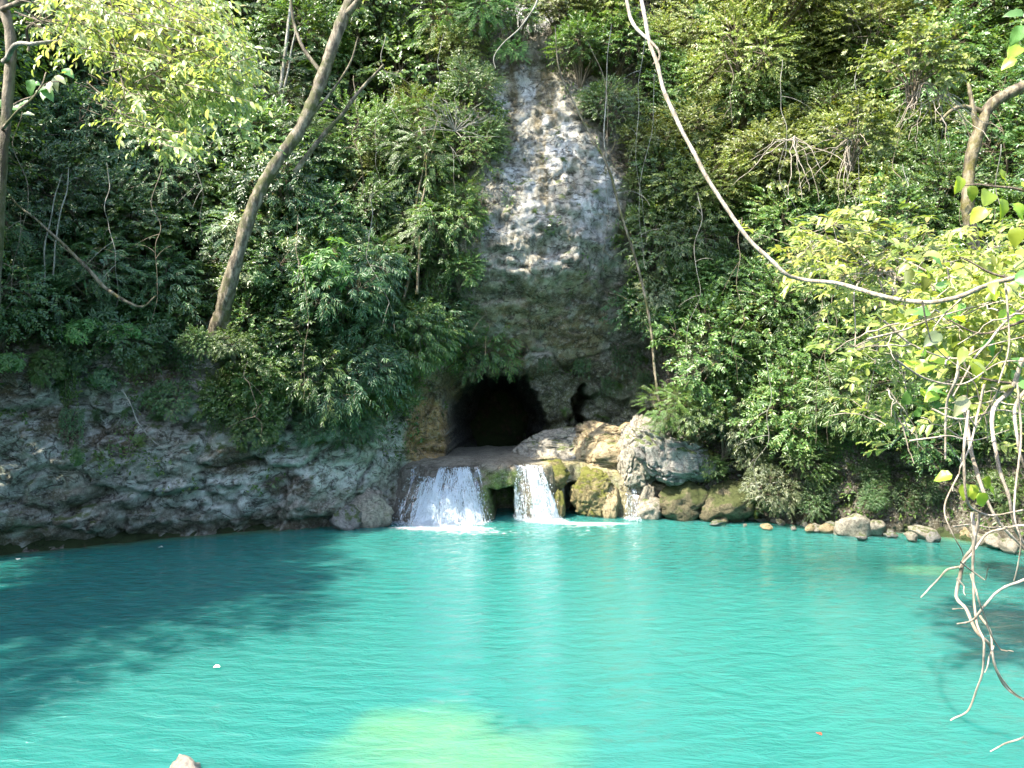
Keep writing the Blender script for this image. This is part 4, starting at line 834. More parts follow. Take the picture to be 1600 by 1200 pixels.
# labels for the rest, by what they stand beside
CELLS = [
 (-99, 330, -99, 130, 'on the dark slope behind the top-left sunlit branches'), (-99, 160, 130, 330, 'on the dark slope below the twig at the far left'), (160, 400, 130, 330, 'on the dark slope under the top-left sunlit branches'),
 (-99, 180, 330, 470, 'just above the left cliff brow at the far left'), (180, 345, 330, 480, 'just left of the leaning trunk base'), (330, 520, -99, 160, 'around the two thin pale trunks left of the leaning trunk top'),
 (400, 560, 160, 330, 'beside the middle of the leaning trunk'), (-99, 330, 470, 620, 'along the brow of the left cliff'), (-99, 330, 620, 900, 'low on the left cliff'), (345, 470, 330, 520, 'right beside the leaning trunk base'),
 (520, 660, -99, 110, 'at the top between leaning trunk and rock face'), (640, 800, -99, 110, 'at the top left of the bare rock face'), (520, 650, 110, 300, 'midway between leaning trunk and rock face'), (640, 800, 110, 300, 'against the upper left edge of the rock face'),
 (470, 620, 300, 450, 'on the slope above the cave, nearer the trunk'), (620, 800, 300, 450, 'against the left edge of the rock face above the cave'), (470, 620, 450, 560, 'between trunk base and cave, above the cliff'), (620, 840, 450, 600, 'directly over the cave mouth'), (330, 480, 520, 720, 'on the mint-stained part of the left cliff'), (480, 700, 560, 720, 'left of the orange rock beside the cave'),
 (700, 900, 100, 560, 'in a crack of the bare rock face'), (840, 1000, 440, 680, 'under the overhang right of the cave'), (840, 1000, -99, 130, 'at the top right of the bare rock face'), (880, 1050, 130, 400, 'on the right edge of the bare rock face'), (980, 1120, 380, 600, 'right of the overhang, above the big boulder'),
 (1000, 1110, -99, 330, 'behind the top of the looping vine'), (1100, 1280, -99, 110, 'at the top inside the bend of the looping vine'), (1280, 1430, -99, 110, 'at the top between the vine and the mossy trunk'), (1100, 1280, 110, 240, 'above the middle of the looping vine'), (1280, 1440, 110, 240, 'upper right, left of the mossy crooked trunk'), (1100, 1280, 240, 340, 'just above the lower bend of the looping vine'), (1280, 1440, 240, 340, 'over the dark gap at right'),
 (1430, 1700, -99, 140, 'in the top right corner'), (1430, 1700, 140, 400, 'around the mossy crooked trunk'), (1040, 1170, 320, 440, 'left of the lower bend of the looping vine'), (1170, 1330, 320, 440, 'right under the vine where it bends'), (1330, 1700, 320, 450, 'behind the overhanging branches at right'), (1080, 1230, 430, 600, 'on the slope right above the boulder shrub'), (1230, 1400, 430, 600, 'on the shaded slope under the vine end'), (1400, 1700, 430, 640, 'behind the hanging root tangle'),
 (1080, 1300, 590, 740, 'right of the boulder shrub, above the waterline'), (1300, 1480, 590, 740, 'above the stones of the right shore'), (1480, 1700, 620, 900, 'behind the hanging roots near the water'), (1050, 1500, 730, 900, 'at the right waterline')]
seen = {}
for o, kind, (px, py), lab in PLANTS:
    g = 'plants of the left slope and cliff' if px < 700 else ('plants on and around the rock face' if px < 1050 else 'plants of the right slope')
    if lab: o['group'] = g; continue
    where = next((c[4] for c in CELLS if c[0] <= px < c[1] and c[2] <= py < c[3]), None)
    if where is None:
        c = min(CELLS, key=lambda c: ((c[0] + c[1]) / 2 - px) ** 2 + ((c[2] + c[3]) / 2 - py) ** 2); where = c[4]
    seen.setdefault((kind, where), []).append((py, px, o, g))
for (kind, where), lst in seen.items():
    lst.sort(key=lambda a: a[0]); n = len(lst)
    if n == 1: q = ['']
    elif n == 2: q = ['upper ', 'lower ']
    elif n == 3: q = ['topmost ', 'middle ', 'lowest ']
    else:
        h = (n + 1) // 2; up_, lo_ = sorted(lst[:h], key=lambda a: a[1]), sorted(lst[h:], key=lambda a: a[1]); lst = up_ + lo_
        col_ = {1: [''], 2: [' left', ' right'], 3: [' left', ' middle', ' right'], 4: [' far left', ' left', ' right', ' far right']}
        q = ['upper' + c + ' ' for c in col_[min(len(up_), 4)]] + ['lower' + c + ' ' for c in col_[min(len(lo_), 4)]]
    for i, (py, px, o, g) in enumerate(lst):
        w = (q[min(i, len(q) - 1)] + DESC[kind] + ' ' + where).split()
        if len(w) > 16: w = [x for x in w if x not in ('small-leaved', 'drooping', 'the', 'thin')][:16]
        o['label'] = ' '.join(w); o['group'] = g

# ground cover: small leaves and moss cushions over the slopes and cliff faces
def ground_cover():
    n = 90000
    a = rng.random(n) * 1760 - 80; b = rng.random(n) * 900 - 60
    Yg = np.full(n, 14.0); done = np.zeros(n, bool)
    for Y in np.arange(16, 33, 0.15):
        X = (a - 800) / F * Y; Z = CAM[2] - (b - 600) / F * Y
        m = (~done) & (Y >= ysurf(X, Z)); Yg[m] = Y; done |= m
    X = (a - 800) / F * Yg; Z = CAM[2] - (b - 600) / F * Yg; Yg = ysurf(X, Z)
    q = np.stack([X, Yg, Z], 1); nn = fbm(q * 0.9, 4, 500)
    jung_ = ((a < 740) & (b < 500)) | (a > 1020)
    cen_ = in_poly(a, b, CEN)
    lowc = (a < 700) & (b >= 500)
    keep = done & (Yg < 29.5) & (Z > 0.35) & (jung_ | (cen_ & (nn > 0.34)) | (lowc & (nn > -0.02 + (b - 600) * 0.0018)) | (~jung_ & ~cen_ & ~lowc & (nn > 0.0) & (b < 590)))
    keep &= ~(in_poly(X, Z, CAVE))
    q = q[keep]; m = len(q); q[:, 1] -= 0.03 + 0.12 * rng.random(m)
    d = np.stack([rng.normal(size=m), -0.5 + 0.3 * rng.normal(size=m), 0.35 + 0.8 * rng.normal(size=m)], 1); nr = np.array([0, -0.7, 0.7]) + 0.45 * rng.normal(size=(m, 3))
    L = 0.05 + 0.11 * rng.random(m) ** 2
    V, Fc, k = leaves(q, d, nr, L, L * (0.35 + 0.3 * rng.random(m)), LEAF4)
    t = np.clip(0.35 + 0.25 * rng.normal(size=m), 0, 0.95)
    o = obj('ground_cover', mesh_np('ground_cover', V, [Fc], M['leaf_mid'], False, attrs={'tint': np.repeat(t, k)})); tag(o, 'small leaves and creepers covering the slopes and rock faces', 'ground cover', kind='stuff')
ground_cover()

# ------------------------------------------------------------------ trees, trunks, lianas
def px_path(pts, Y):
    return [P(p[0], p[1], (p[2] if len(p) > 2 else Y)) for p in pts]
def trunk_mesh(name, pts, rad, mat, sides=12, seed=0, wob=0.03, jit=0.12):
    q = smooth_path(pts, len(pts) * 9, wob, seed); tb = Tubes(); r = np.interp(np.linspace(0, 1, len(q)), np.linspace(0, 1, len(rad)), rad)
    sq = np.stack([np.arange(len(q)) * 0.9, np.full(len(q), seed * 1.7), np.zeros(len(q))], 1); r = r * (1 + 0.10 * vnoise(sq, seed) + 0.08 * vnoise(sq * 2.7, seed + 1))
    tb.add(q, r, sides, jit); return tb.mesh(name, mat)
lean = thing('leaning_tree', 'leaning mossy brown trunk rising from the left cliff out of the frame', 'tree')
tp = px_path([(338, 530, 20.6), (348, 490, 20.2), (372, 405, 20), (395, 320, 20), (425, 262, 20), (470, 200, 20), (505, 120, 20), (525, 55, 20), (560, -30, 20.2), (640, -150, 20.6)], 20)
obj('trunk', trunk_mesh('trunk', tp, [0.34, 0.22, 0.17, 0.165, 0.155, 0.15, 0.15, 0.145, 0.13, 0.10], M['bark'], 16, 3, 0.06), lean)
tb = Tubes()
for (pts, r0) in (([(470, 200), (500, 165), (540, 110), (560, 60)], .05), ([(505, 120), (470, 60), (455, 10), (450, -60)], .06), ([(540, 20, 20), (600, -40, 19.6), (700, -120, 19)], .09), ([(600, -90, 20.4), (560, -200, 20), (520, -280, 20)], .09)):
    q = smooth_path(px_path(pts, 20), None, 0.08, 5); tb.add(q, np.linspace(r0, r0 * 0.35, len(q)), 8, 0.1)
obj('limb', tb.mesh('limb', M['bark']), lean)
def make_canopy(seed, mat, R=2.9, n=850, L=0.17, W=0.075):
    r_ = np.random.default_rng(seed); p, out, cc, k = crown(r_, R, 0, 20, n)
    up = nrm(np.array([0, 0, 1.0]) + 0.35 * out + 0.25 * r_.normal(size=out.shape))
    b, d, nn, LL, WW = spray_leaves(r_, p, out, up, 0.8 * (0.6 + 0.7 * r_.random(n)), 14, 0.85, L, W, 0.15, 0.28, 0.15)
    V, Fc, kk = leaves(b, d, nn, LL, WW, LEAF4); t = np.clip(0.3 + 0.22 * r_.normal(size=len(b)), 0, 0.93)
    tb = Tubes()
    for j in range(20): q = smooth_path([(0, 0, -R * 0.9), cc[j] * 0.45 - np.array([0, 0, .4]), cc[j]], 9, 0.12, j); tb.add(q, np.linspace(0.11, 0.025, 9), 6)
    return tb.mesh('limbs', M['bark']), mesh_np('crown', V, [Fc], mat, False, attrs={'tint': np.repeat(t, kk)})
CAN = [make_canopy(90, M['leaf_mid']), make_canopy(91, M['leaf_dark'])]
li, cr = CAN[0]; o = obj('limb', li, lean, P(640, -170, 20.6) + np.array([0, 0, 2.4])); o = obj('crown', cr, lean, P(640, -170, 20.6) + np.array([0, 0, 2.4]))
def bank_tree(x, y, H, s, lab, k=0, grp='tall trees standing on the banks beside the view'):
    H -= 2.4; z0 = float(ground_z(np.array([x]), np.array([y]))[0]); root = thing('bank_tree', lab, 'tree', (x, y, z0), grp)
    h = H - z0 - 2.6 * s
    obj('trunk', trunk_mesh('trunk', [(0, 0, -0.6), (0.15, 0.1, h * 0.35), (-0.1, -0.15, h * 0.7), (0, 0, h)], [0.3 * s, 0.22 * s, 0.18 * s, 0.13 * s], M['bark'], 12, k, 0.15), root)
    for nm, me in zip(('limb', 'crown'), CAN[k % 2]):
        c = obj(nm, me, root, (0, 0, h + 1.8 * s)); c.scale = (s, s, s * 0.9); c.rotation_euler = (0, 0, k * 1.3)
for k, (x, y, H, s) in enumerate(((-14.2, 16.6, 13, 1.0), (-13.6, 13, 13.5, 1.05), (-13.0, 9.6, 12.6, 1.05), (-15.4, 6.0, 11.5, 1.1), (-16, 1.0, 11.5, 1.1), (-15.5, 11, 15, 1.1), (-16, 18.5, 16, 1.1), (16.5, 14, 13, 1.1), (17, 9, 14, 1.2))):
    bank_tree(x, y, H, s, ('tall leafy bank tree beside the far left end of the cliff', 'tall leafy bank tree left of the pool, second nearest the left cliff', 'tall leafy bank tree left of the middle of the pool', 'tall leafy tree on the left bank, near the viewer', 'tall leafy tree at the viewer end of the left bank', 'tallest leafy tree set back on the left bank', 'tall leafy tree behind the far left end of the cliff', 'tall leafy tree on the right bank behind the hanging roots', 'tall leafy tree on the right bank, nearer the viewer')[k], k)

def simple_trunk(name, lab, pts, Y, rad, mat, grp=None, wob=0.04, cat='tree', branches=()):
    root = thing(name, lab, cat, tuple(P(pts[0][0], pts[0][1], pts[0][2] if len(pts[0]) > 2 else Y)), grp); loc = np.array(root.location)
    q = [p - loc for p in px_path(pts, Y)]
    obj('trunk' if cat == 'tree' else 'stem', trunk_mesh('trunk', q, rad, mat, 8, int(pts[0][0]), wob), root)
    for b in branches: obj('branch', trunk_mesh('branch', [p - loc for p in px_path(b, Y)], [rad[-1] * 0.7, rad[-1] * 0.3], mat, 5, int(b[0][0]), wob), root)
    return root
simple_trunk('crooked_tree', 'crooked trunk with orange-brown moss at the right under the top corner', [(1524, 400), (1518, 370), (1510, 320), (1516, 260), (1528, 215), (1540, 175), (1565, 150), (1610, 130), (1680, 90)], 15, [0.14, 0.12, 0.12, 0.11, 0.12, 0.10, 0.11, 0.10, 0.09], M['moss_bark'], branches=([(1528, 215), (1518, 160), (1514, 130)], [(1540, 175), (1500, 170), (1470, 190)]))
tg = 'thin pale trunks in the upper left'
simple_trunk('pale_trunk', 'tallest thin white trunk left of the leaning trunk top', [(430, 220), (436, 160), (444, 100), (452, 40), (462, -40)], 23.6, [0.07, 0.055, 0.05, 0.04], M['pale_bark'], tg)
simple_trunk('pale_trunk', 'short thin white trunk touching the tallest one', [(438, 200), (446, 135), (454, 90), (462, 50)], 23.4, [0.04, 0.03, 0.02], M['pale_bark'], tg)
simple_trunk('leaning_sapling', 'thin straight sapling leaning parallel to the big leaning trunk', [(458, 268), (500, 215), (540, 175), (565, 140), (600, 100)], 20.3, [0.07, 0.06, 0.05, 0.045, 0.03], M['bark'])
simple_trunk('thin_trunk', 'left of the slim mossy twin trunks under the feathery bush', [(632, 470), (640, 420), (650, 360), (653, 310), (664, 250), (662, 190)], 22.9, [0.045, 0.04, 0.03, 0.01], M['moss_bark'], 'slim twin trunks')
simple_trunk('thin_trunk', 'right of the slim mossy twin trunks under the feathery bush', [(650, 460), (655, 410), (654, 350), (664, 290), (670, 240), (684, 180)], 22.8, [0.045, 0.04, 0.03, 0.01], M['moss_bark'], 'slim twin trunks')
simple_trunk('broken_trunk', 'old mossy stem running up the right side of the rock face', [(1034, 650), (1025, 590), (1018, 520), (1000, 430), (970, 330), (945, 250), (905, 180), (875, 110), (868, 40)], 23.2, [0.045, 0.04, 0.04, 0.038, 0.036, 0.03, 0.025, 0.015], M['bark'], branches=([(945, 250), (960, 225), (955, 200)], [(1000, 430), (950, 395), (930, 380)], [(1018, 520), (985, 470), (940, 455)]))
simple_trunk('sapling', 'upright pale sapling on the upper right of the rock face', [(945, 260), (943, 200), (947, 120), (952, 40)], 23.4, [0.022, 0.02, 0.016, 0.008], M['pale_bark'], wob=0.14, branches=([(943, 180), (915, 150)], [(944, 140), (968, 110)]))
simple_trunk('fallen_branch', 'mossy bent branch lying across the far left slope', [(5, 295), (40, 325), (85, 370), (130, 415), (175, 455), (215, 475), (245, 462)], 18.2, [0.025, 0.028, 0.032, 0.045, 0.045, 0.03, 0.012], M['moss_bark'], wob=0.09, cat='branch', branches=([(130, 415), (150, 385), (200, 400)], [(85, 370), (120, 400), (160, 420)]))
simple_trunk('dead_stem', 'left of the two thin dead stems at the far left slope', [(68, 440), (75, 370), (85, 310), (100, 270)], 18.5, [0.02, 0.018, 0.014, 0.008], M['pale_bark'], 'thin dead stems at the far left', cat='branch')
simple_trunk('dead_stem', 'right of the two thin dead stems at the far left slope', [(80, 430), (92, 360), (102, 310), (108, 260)], 18.3, [0.02, 0.018, 0.014, 0.008], M['pale_bark'], 'thin dead stems at the far left', cat='branch')
simple_trunk('fallen_twig', 'thin bare twig hanging on the left cliff', [(190, 608), (205, 635), (218, 665), (240, 690), (280, 715)], 19.0, [0.012, 0.014, 0.013, 0.01, 0.006], M['pale_bark'], cat='branch', wob=0.02, branches=([(218, 665), (205, 690), (203, 720)], [(205, 635), (235, 655)]))
# thin lianas through the jungle
LI = [(560, 120, 330, 22), (700, 60, 300, 22.5), (385, 560, 700, 19.5), (1090, 300, 560, 22), (1165, 330, 600, 21.5), (1230, 90, 330, 21), (1262, 380, 690, 20.5), (1350, 60, 420, 19.5), (1395, 200, 520, 18), (1420, 250, 640, 18), (1310, 420, 700, 19.5), (1000, 60, 380, 23), (905, 60, 420, 23.2), (1040, 110, 420, 22.4), (470, 330, 620, 20), (590, 300, 520, 21), (250, 270, 520, 18.6), (150, 250, 480, 18), (30, 180, 480, 17), (310, 60, 360, 19.5), (1480, 100, 420, 16.5), (1545, 240, 560, 15), (760, 300, 560, 23.4), (615, 60, 280, 21.5), (1128, 60, 260, 20.8), (1200, 560, 780, 21.3)]
for k, (px, y0, y1, Y) in enumerate(LI):
    r_ = np.random.default_rng(900 + k); xs2 = px + np.cumsum(r_.normal(size=6) * 9)
    pts = [(xs2[i], y0 + (y1 - y0) * i / 5) for i in range(6)]
    root = thing('liana', '', 'vine', tuple(P(px, y0, Y))); loc = np.array(root.location)
    q = smooth_path([p - loc for p in px_path(pts, Y)], 40, 0.16, k); tb = Tubes(); tb.add(q, np.linspace(0.010, 0.003, 40), 5)
    for j in range(3):
        i = r_.integers(6, 34); d = nrm(r_.normal(size=3) * np.array([1, .4, .6])); f = np.linspace(0, 1, 6)[:, None]
        tb.add(q[i] + d * f * (0.4 + 0.5 * r_.random()) - np.array([0, 0, 1]) * 0.25 * f ** 2, np.linspace(0.008, 0.003, 6), 4)
    obj('stem', tb.mesh('stem', M['pale_bark'] if k % 2 else M['twig']), root)
    c = min(CELLS, key=lambda c: ((c[0] + c[1]) / 2 - px) ** 2 + ((c[2] + c[3]) / 2 - (y0 + y1) / 2) ** 2)
    nm_ = {10: 'low under the vine bend', 20: 'beside the crooked trunk base', 9: 'behind the left fringe of the root tangle', 11: 'at the top of the right rock face edge'}
    if k in nm_: c = (0, 0, 0, 0, nm_[k])
    root['label'] = ('pale' if k % 2 else 'brown') + ' thin liana hanging ' + c[4]; root['group'] = 'thin lianas hanging through the jungle'

# twiggy bare bush on the left of the rock face
bb = thing('bare_bush', 'bare grey twiggy bush clinging left of the rock face', 'bush', tuple(P(712, 205, 22.6))); loc = np.array(bb.location)
r_ = np.random.default_rng(55); tb = Tubes()
for j in range(22):
    d = nrm(np.array([0.8 * r_.normal(), -0.4 - 0.3 * r_.random(), 0.6 + 0.6 * r_.normal()])); l = 0.7 + 0.7 * r_.random()
    f = np.linspace(0, 1, 8)[:, None]; q = d * f * l + 0.06 * np.cumsum(r_.normal(size=(8, 3)), 0) * f; tb.add(q, np.linspace(0.016, 0.004, 8), 4)
    for _ in range(3):
        i = r_.integers(3, 7); d2 = nrm(d + 0.7 * r_.normal(size=3)); tb.add(q[i] + d2 * f * 0.35, np.linspace(0.007, 0.002, 8), 3)
tag(obj('twigs', tb.mesh('twigs', M['pale_bark']), bb), kind='stuff')

# ------------------------------------------------------------------ top-left overhanging tree
tl = thing('overhanging_tree', 'nearer tree at the top left with sunlit yellow-green leaves over the pool', 'tree', tuple(P(-10, 900, 4.6))); loc = np.array(tl.location)
obj('trunk', trunk_mesh('trunk', [P(-70, 1600, 4.6) - loc, P(-30, 800, 4.6) - loc, P(2, 300, 4.6) - loc, P(8, 180, 4.6) - loc, P(12, 60, 4.6) - loc, P(5, -80, 4.6) - loc, P(30, -260, 4.6) - loc], [0.09, 0.06, 0.032, 0.030, 0.029, 0.026, 0.02], M['bark'], 14, 8, 0.03), tl)
limbs = [[(5, 90), (40, 74), (75, 70), (125, 72), (170, 60)], [(12, 20), (80, -10), (170, 10), (260, 40), (340, 80)], [(10, -40), (120, -60), (230, -40), (330, 0), (375, 80)], [(170, 10), (215, 70), (235, 140), (240, 210)], [(260, 40), (290, 110), (345, 160), (378, 205)], [(40, 74), (55, 40), (90, 10), (130, -30)], [(170, 60), (190, 110), (200, 160)], [(5, 200), (30, 170), (55, 150), (75, 120)]]
LB = [[np.asarray(p) for p in px_path([(a, b, 4.5 - 0.3 * math.sin(i + j)) if j else (a, b, 4.6) for j, (a, b) in enumerate(l)], 4.55)] for i, l in enumerate(limbs)]
for i, l in enumerate(LB): obj('branch', trunk_mesh('branch', [p - loc for p in l], [0.015 if i < 3 else 0.009, 0.003], M['bark'] if i else M['pale_bark'], 7, 30 + i, 0.03), tl)
r_ = np.random.default_rng(77)
TLP = [(90, -30), (330, -30), (350, 30), (385, 70), (395, 110), (375, 150), (340, 150), (365, 175), (390, 222), (350, 205), (330, 170), (290, 185), (305, 230), (240, 240), (190, 205), (175, 165), (200, 110), (150, 80), (105, 70), (60, 20)]
org = []; n_s = 0
while n_s < 950:
    a, b = r_.random() * 360 + 50, r_.random() * 275 - 30
    if in_poly(np.array([a]), np.array([b]), TLP)[0] and vnoise(np.array([[a / 55, b / 45, 0.0]]), 9)[0] > -0.45 - 0.3 * (b < 100): org.append(P(a, b, 4.5 + r_.normal() * 0.28)); n_s += 1
org = np.array(org); out_ = nrm(np.stack([0.5 + 0.7 * r_.normal(size=n_s), -0.2 + 0.6 * r_.normal(size=n_s), -0.15 + 0.35 * r_.normal(size=n_s)], 1)); up = nrm(np.array([-0.1, -0.25, 1.0]) + 0.35 * r_.normal(size=(n_s, 3)))
b_, d_, nn_, LL, WW = spray_leaves(r_, org, out_, up, 0.15 + 0.08 * r_.random(n_s), 9, 0.8, 0.047, 0.022, 0.35, 0.28, 0.3)
M['leaf_sunny'] = leaf_mat('leaf_sunny', (0.15, 0.21, 0.05), (0.29, 0.35, 0.12), (0.46, 0.47, 0.22), 0.35, 0.38, 0.6)
V, Fc, kk = leaves(b_, d_, nn_, LL, WW, LEAF6); t = np.clip(0.5 + 0.25 * np.repeat(r_.normal(size=n_s), 9) * 0.7 + 0.2 * r_.normal(size=len(b_)), 0, 0.95); t[r_.random(len(t)) < 0.01] = 1
tb = Tubes()
for j in range(n_s):
    if j % 2 == 0: tb.add(np.stack([org[j] - out_[j] * 0.15 + np.array([-.06, 0, .04]), org[j], org[j] + out_[j] * 0.12 - np.array([0, 0, 0.02])]), [0.0035, 0.0025, 0.0015], 3)
V = V - loc; obj('foliage', mesh_np('foliage', V, [Fc], M['leaf_sunny'], False, attrs={'tint': np.repeat(t, kk)}), tl)
o = obj('twigs', tb.mesh('twigs', M['twig']), tl, -Vector(loc)); tag(o, kind='stuff')

# detailed single leaves, each one a part
def big_leaf_mesh(seed, mat, broad=0.42, tip=0.16, cup=0.12, wave=0.03):
    r_ = np.random.default_rng(seed); m = 9; u = np.linspace(0, 1, m); w = broad * np.sin(np.clip(u, 0, 1) ** (0.72) * math.pi) ** 0.8 * (1 - 0.15 * u); w[-1] = 0.0; w[0] = 0.015
    V = []; 
    for i in range(m):
        zc = -tip * u[i] ** 2 * 1.6
        for k, s in enumerate((-1, -0.55, 0, 0.55, 1)): V.append((u[i], s * w[i], zc + cup * abs(s) * w[i] * 2 + wave * r_.normal() * abs(s) + (0.012 if i % 2 and s else 0)))
    q = [(i * 5 + k, i * 5 + k + 1, i * 5 + k + 6, i * 5 + k + 5) for i in range(m - 1) for k in range(4)]
    return mesh_np('leaf', np.array(V), [np.array(q)], mat, True, attrs={'tint': np.full(len(V), 0.25 + 0.6 * r_.random())})
BIG = {'lime': [big_leaf_mesh(400 + k, M['leaf_glow']) for k in range(4)], 'bright': [big_leaf_mesh(410 + k, M['leaf_bright'], 0.36) for k in range(3)], 'yellow': [big_leaf_mesh(420 + k, M['leaf_yellow'], 0.33) for k in range(3)], 'pale': [big_leaf_mesh(430 + k, M['leaf_pale'], 0.3) for k in range(2)]}
def put_leaf(parent, kind, p, d, n, L, k=0):
    me = BIG[kind][k % len(BIG[kind])]; d = Vector(d).normalized(); n = Vector(n); s = n.cross(d).normalized(); n = d.cross(s)
    o = obj('leaf', me, parent); R_ = Matrix((d, s, n)).transposed().to_4x4()
    o.matrix_local = Matrix.Translation(Vector(p) - parent.location) @ R_ @ Matrix.Scale(L, 4); return o

# small leafy twig at the far left
tw = thing('leafy_twig', 'leafy twig with round green leaves sticking in at the far left', 'branch', tuple(P(-10, 200, 6.5))); loc = np.array(tw.location)
tw1 = px_path([(-10, 200), (20, 165), (50, 150), (75, 130), (100, 128)], 6.5); obj('stem', trunk_mesh('stem', [p - loc for p in tw1], [0.012, 0.004], M['twig'], 5, 2, 0.01), tw)
r_ = np.random.default_rng(5)
for k in range(16):
    f = r_.random(); q = P(5 + 92 * f + 8 * r_.normal(), 180 - 55 * f + 14 * r_.normal(), 6.5 + 0.1 * r_.normal())
    put_leaf(tw, 'bright' if k % 3 else 'pale', q, (r_.normal(), -0.4 * r_.random(), 0.5 * r_.normal() - 0.2), (0.2 * r_.normal(), -0.7, 0.7), 0.09 + 0.05 * r_.random(), k)

# ------------------------------------------------------------------ the looping pale vine
vn = thing('looping_vine', 'thick pale vine looping down from the top and off to the right edge', 'vine', tuple(P(1500, 465, 7))); loc = np.array(vn.location)
v1 = px_path([(985, -90, 8), (1000, -10, 7.8), (1013, 60, 7.6), (1025, 95, 7.5), (1042, 150, 7.4), (1070, 215, 7.3), (1100, 268, 7.2), (1135, 325, 7.1), (1180, 385, 7), (1225, 425, 6.9), (1260, 438, 6.9), (1310, 444, 6.3), (1370, 460, 5.6), (1440, 471, 5.0), (1490, 466, 4.6), (1540, 446, 4.4), (1600, 432, 4.2), (1680, 410, 4.1)], 7)
obj('stem', trunk_mesh('stem', [p - loc for p in v1], [0.022, 0.019, 0.019, 0.018, 0.017, 0.015, 0.014, 0.012], M['vine_bark'], 10, 4, 0.012, 0.1), vn)
v2 = px_path([(972, -60, 7.9), (980, 0, 7.8), (990, 38, 7.7), (1010, 60, 7.6), (1028, 75, 7.5), (1030, 92, 7.5), (1020, 100, 7.5)], 7)
obj('stem', trunk_mesh('stem', [p - loc for p in v2], [0.018, 0.018, 0.012, 0.008], M['vine_bark'], 8, 5, 0.01), vn)
v3 = px_path([(842, -30, 12), (838, 5, 12), (815, 40, 12), (785, 68, 12), (772, 90, 12), (775, 106, 12)], 12)
vv = thing('dangling_twig', 'thin pale curved twig dangling at the top beside the vivid feathery bush', 'branch', tuple(v3[0])); obj('stem', trunk_mesh('stem', [p - v3[0] for p in v3], [0.018, 0.014, 0.008, 0.004], M['pale_bark'], 6, 6, 0.02), vv)

# ------------------------------------------------------------------ right overhanging branches: mid distance
ro = thing('overhanging_tree', 'tree leaning in from the right with yellow-green leaves below the vine end', 'tree', (12.2, 12.5, 1.0)); loc = np.array(ro.location)
main = [(12.8, 12.8, 0.2), (11.2, 12.4, 3.2), tuple(P(1600, 470, 11.8)), tuple(P(1480, 440, 11.4)), tuple(P(1380, 420, 11)), tuple(P(1300, 400, 10.8))]
obj('trunk', trunk_mesh('trunk', [np.array(p) - loc for p in main], [0.2, 0.15, 0.09, 0.05, 0.03, 0.012], M['bark'], 10, 12, 0.05), ro)
ROP = [(1270, 360), (1330, 335), (1400, 330), (1460, 345), (1500, 380), (1600, 390), (1640, 480), (1640, 640), (1560, 630), (1500, 660), (1440, 640), (1420, 690), (1380, 690), (1330, 650), (1300, 560), (1280, 500), (1310, 470), (1270, 440), (1215, 430), (1240, 400)]
r_ = np.random.default_rng(88); cl_c = []
while len(cl_c) < 50:
    a, b = 1215 + r_.random() * 420, 330 + r_.random() * 370
    if in_poly(np.array([a]), np.array([b]), ROP)[0]: cl_c.append(P(a, b, 11.2 + 0.9 * r_.normal()))
cl_c = np.array(cl_c); n_s = 560; k_ = r_.integers(0, 50, n_s)
org = cl_c[k_] + r_.normal(size=(n_s, 3)) * np.array([0.26, 0.26, 0.16]); out_ = nrm(np.stack([-0.5 + 0.8 * r_.normal(size=n_s), -0.4 + 0.7 * r_.normal(size=n_s), 0.1 + 0.35 * r_.normal(size=n_s)], 1)); up = nrm(np.array([-0.1, -0.3, 1.0]) + 0.3 * r_.normal(size=(n_s, 3)))
b_, d_, nn_, LL, WW = spray_leaves(r_, org, out_, up, 0.28 + 0.15 * r_.random(n_s), 9, 0.85, 0.135, 0.066, 0.12, 0.25, 0.1)
V, Fc, kk = leaves(b_, d_, nn_, LL, WW, LEAF6); t = np.clip(0.45 + 0.18 * np.repeat(r_.normal(size=50)[k_], 9) + 0.18 * r_.normal(size=len(b_)), 0, 0.95); t[r_.random(len(t)) < 0.01] = 1
obj('foliage', mesh_np('foliage', V - loc, [Fc], M['leaf_yellow'], False, attrs={'tint': np.repeat(t, kk)}), ro)
tb = Tubes(); mp_ = smooth_path([np.array(p) for p in main], 30)
for c in cl_c:
    i = 12 + int(r_.integers(0, 18)); j = np.argmin(np.linalg.norm(mp_[10:] - c, axis=1)) + 10; i = (i + j) // 2
    q = smooth_path([mp_[i], (mp_[i] + c) / 2 + 0.12 * r_.normal(size=3), c], 9, 0.04, i); tb.add(q - loc, np.linspace(0.018, 0.006, 9), 5)
for j in range(n_s): tb.add(np.stack([cl_c[k_[j]], org[j], org[j] + out_[j] * 0.22]) - loc, [0.005, 0.004, 0.002], 3)
obj('branches', tb.mesh('branches', M['vine_bark']), ro)
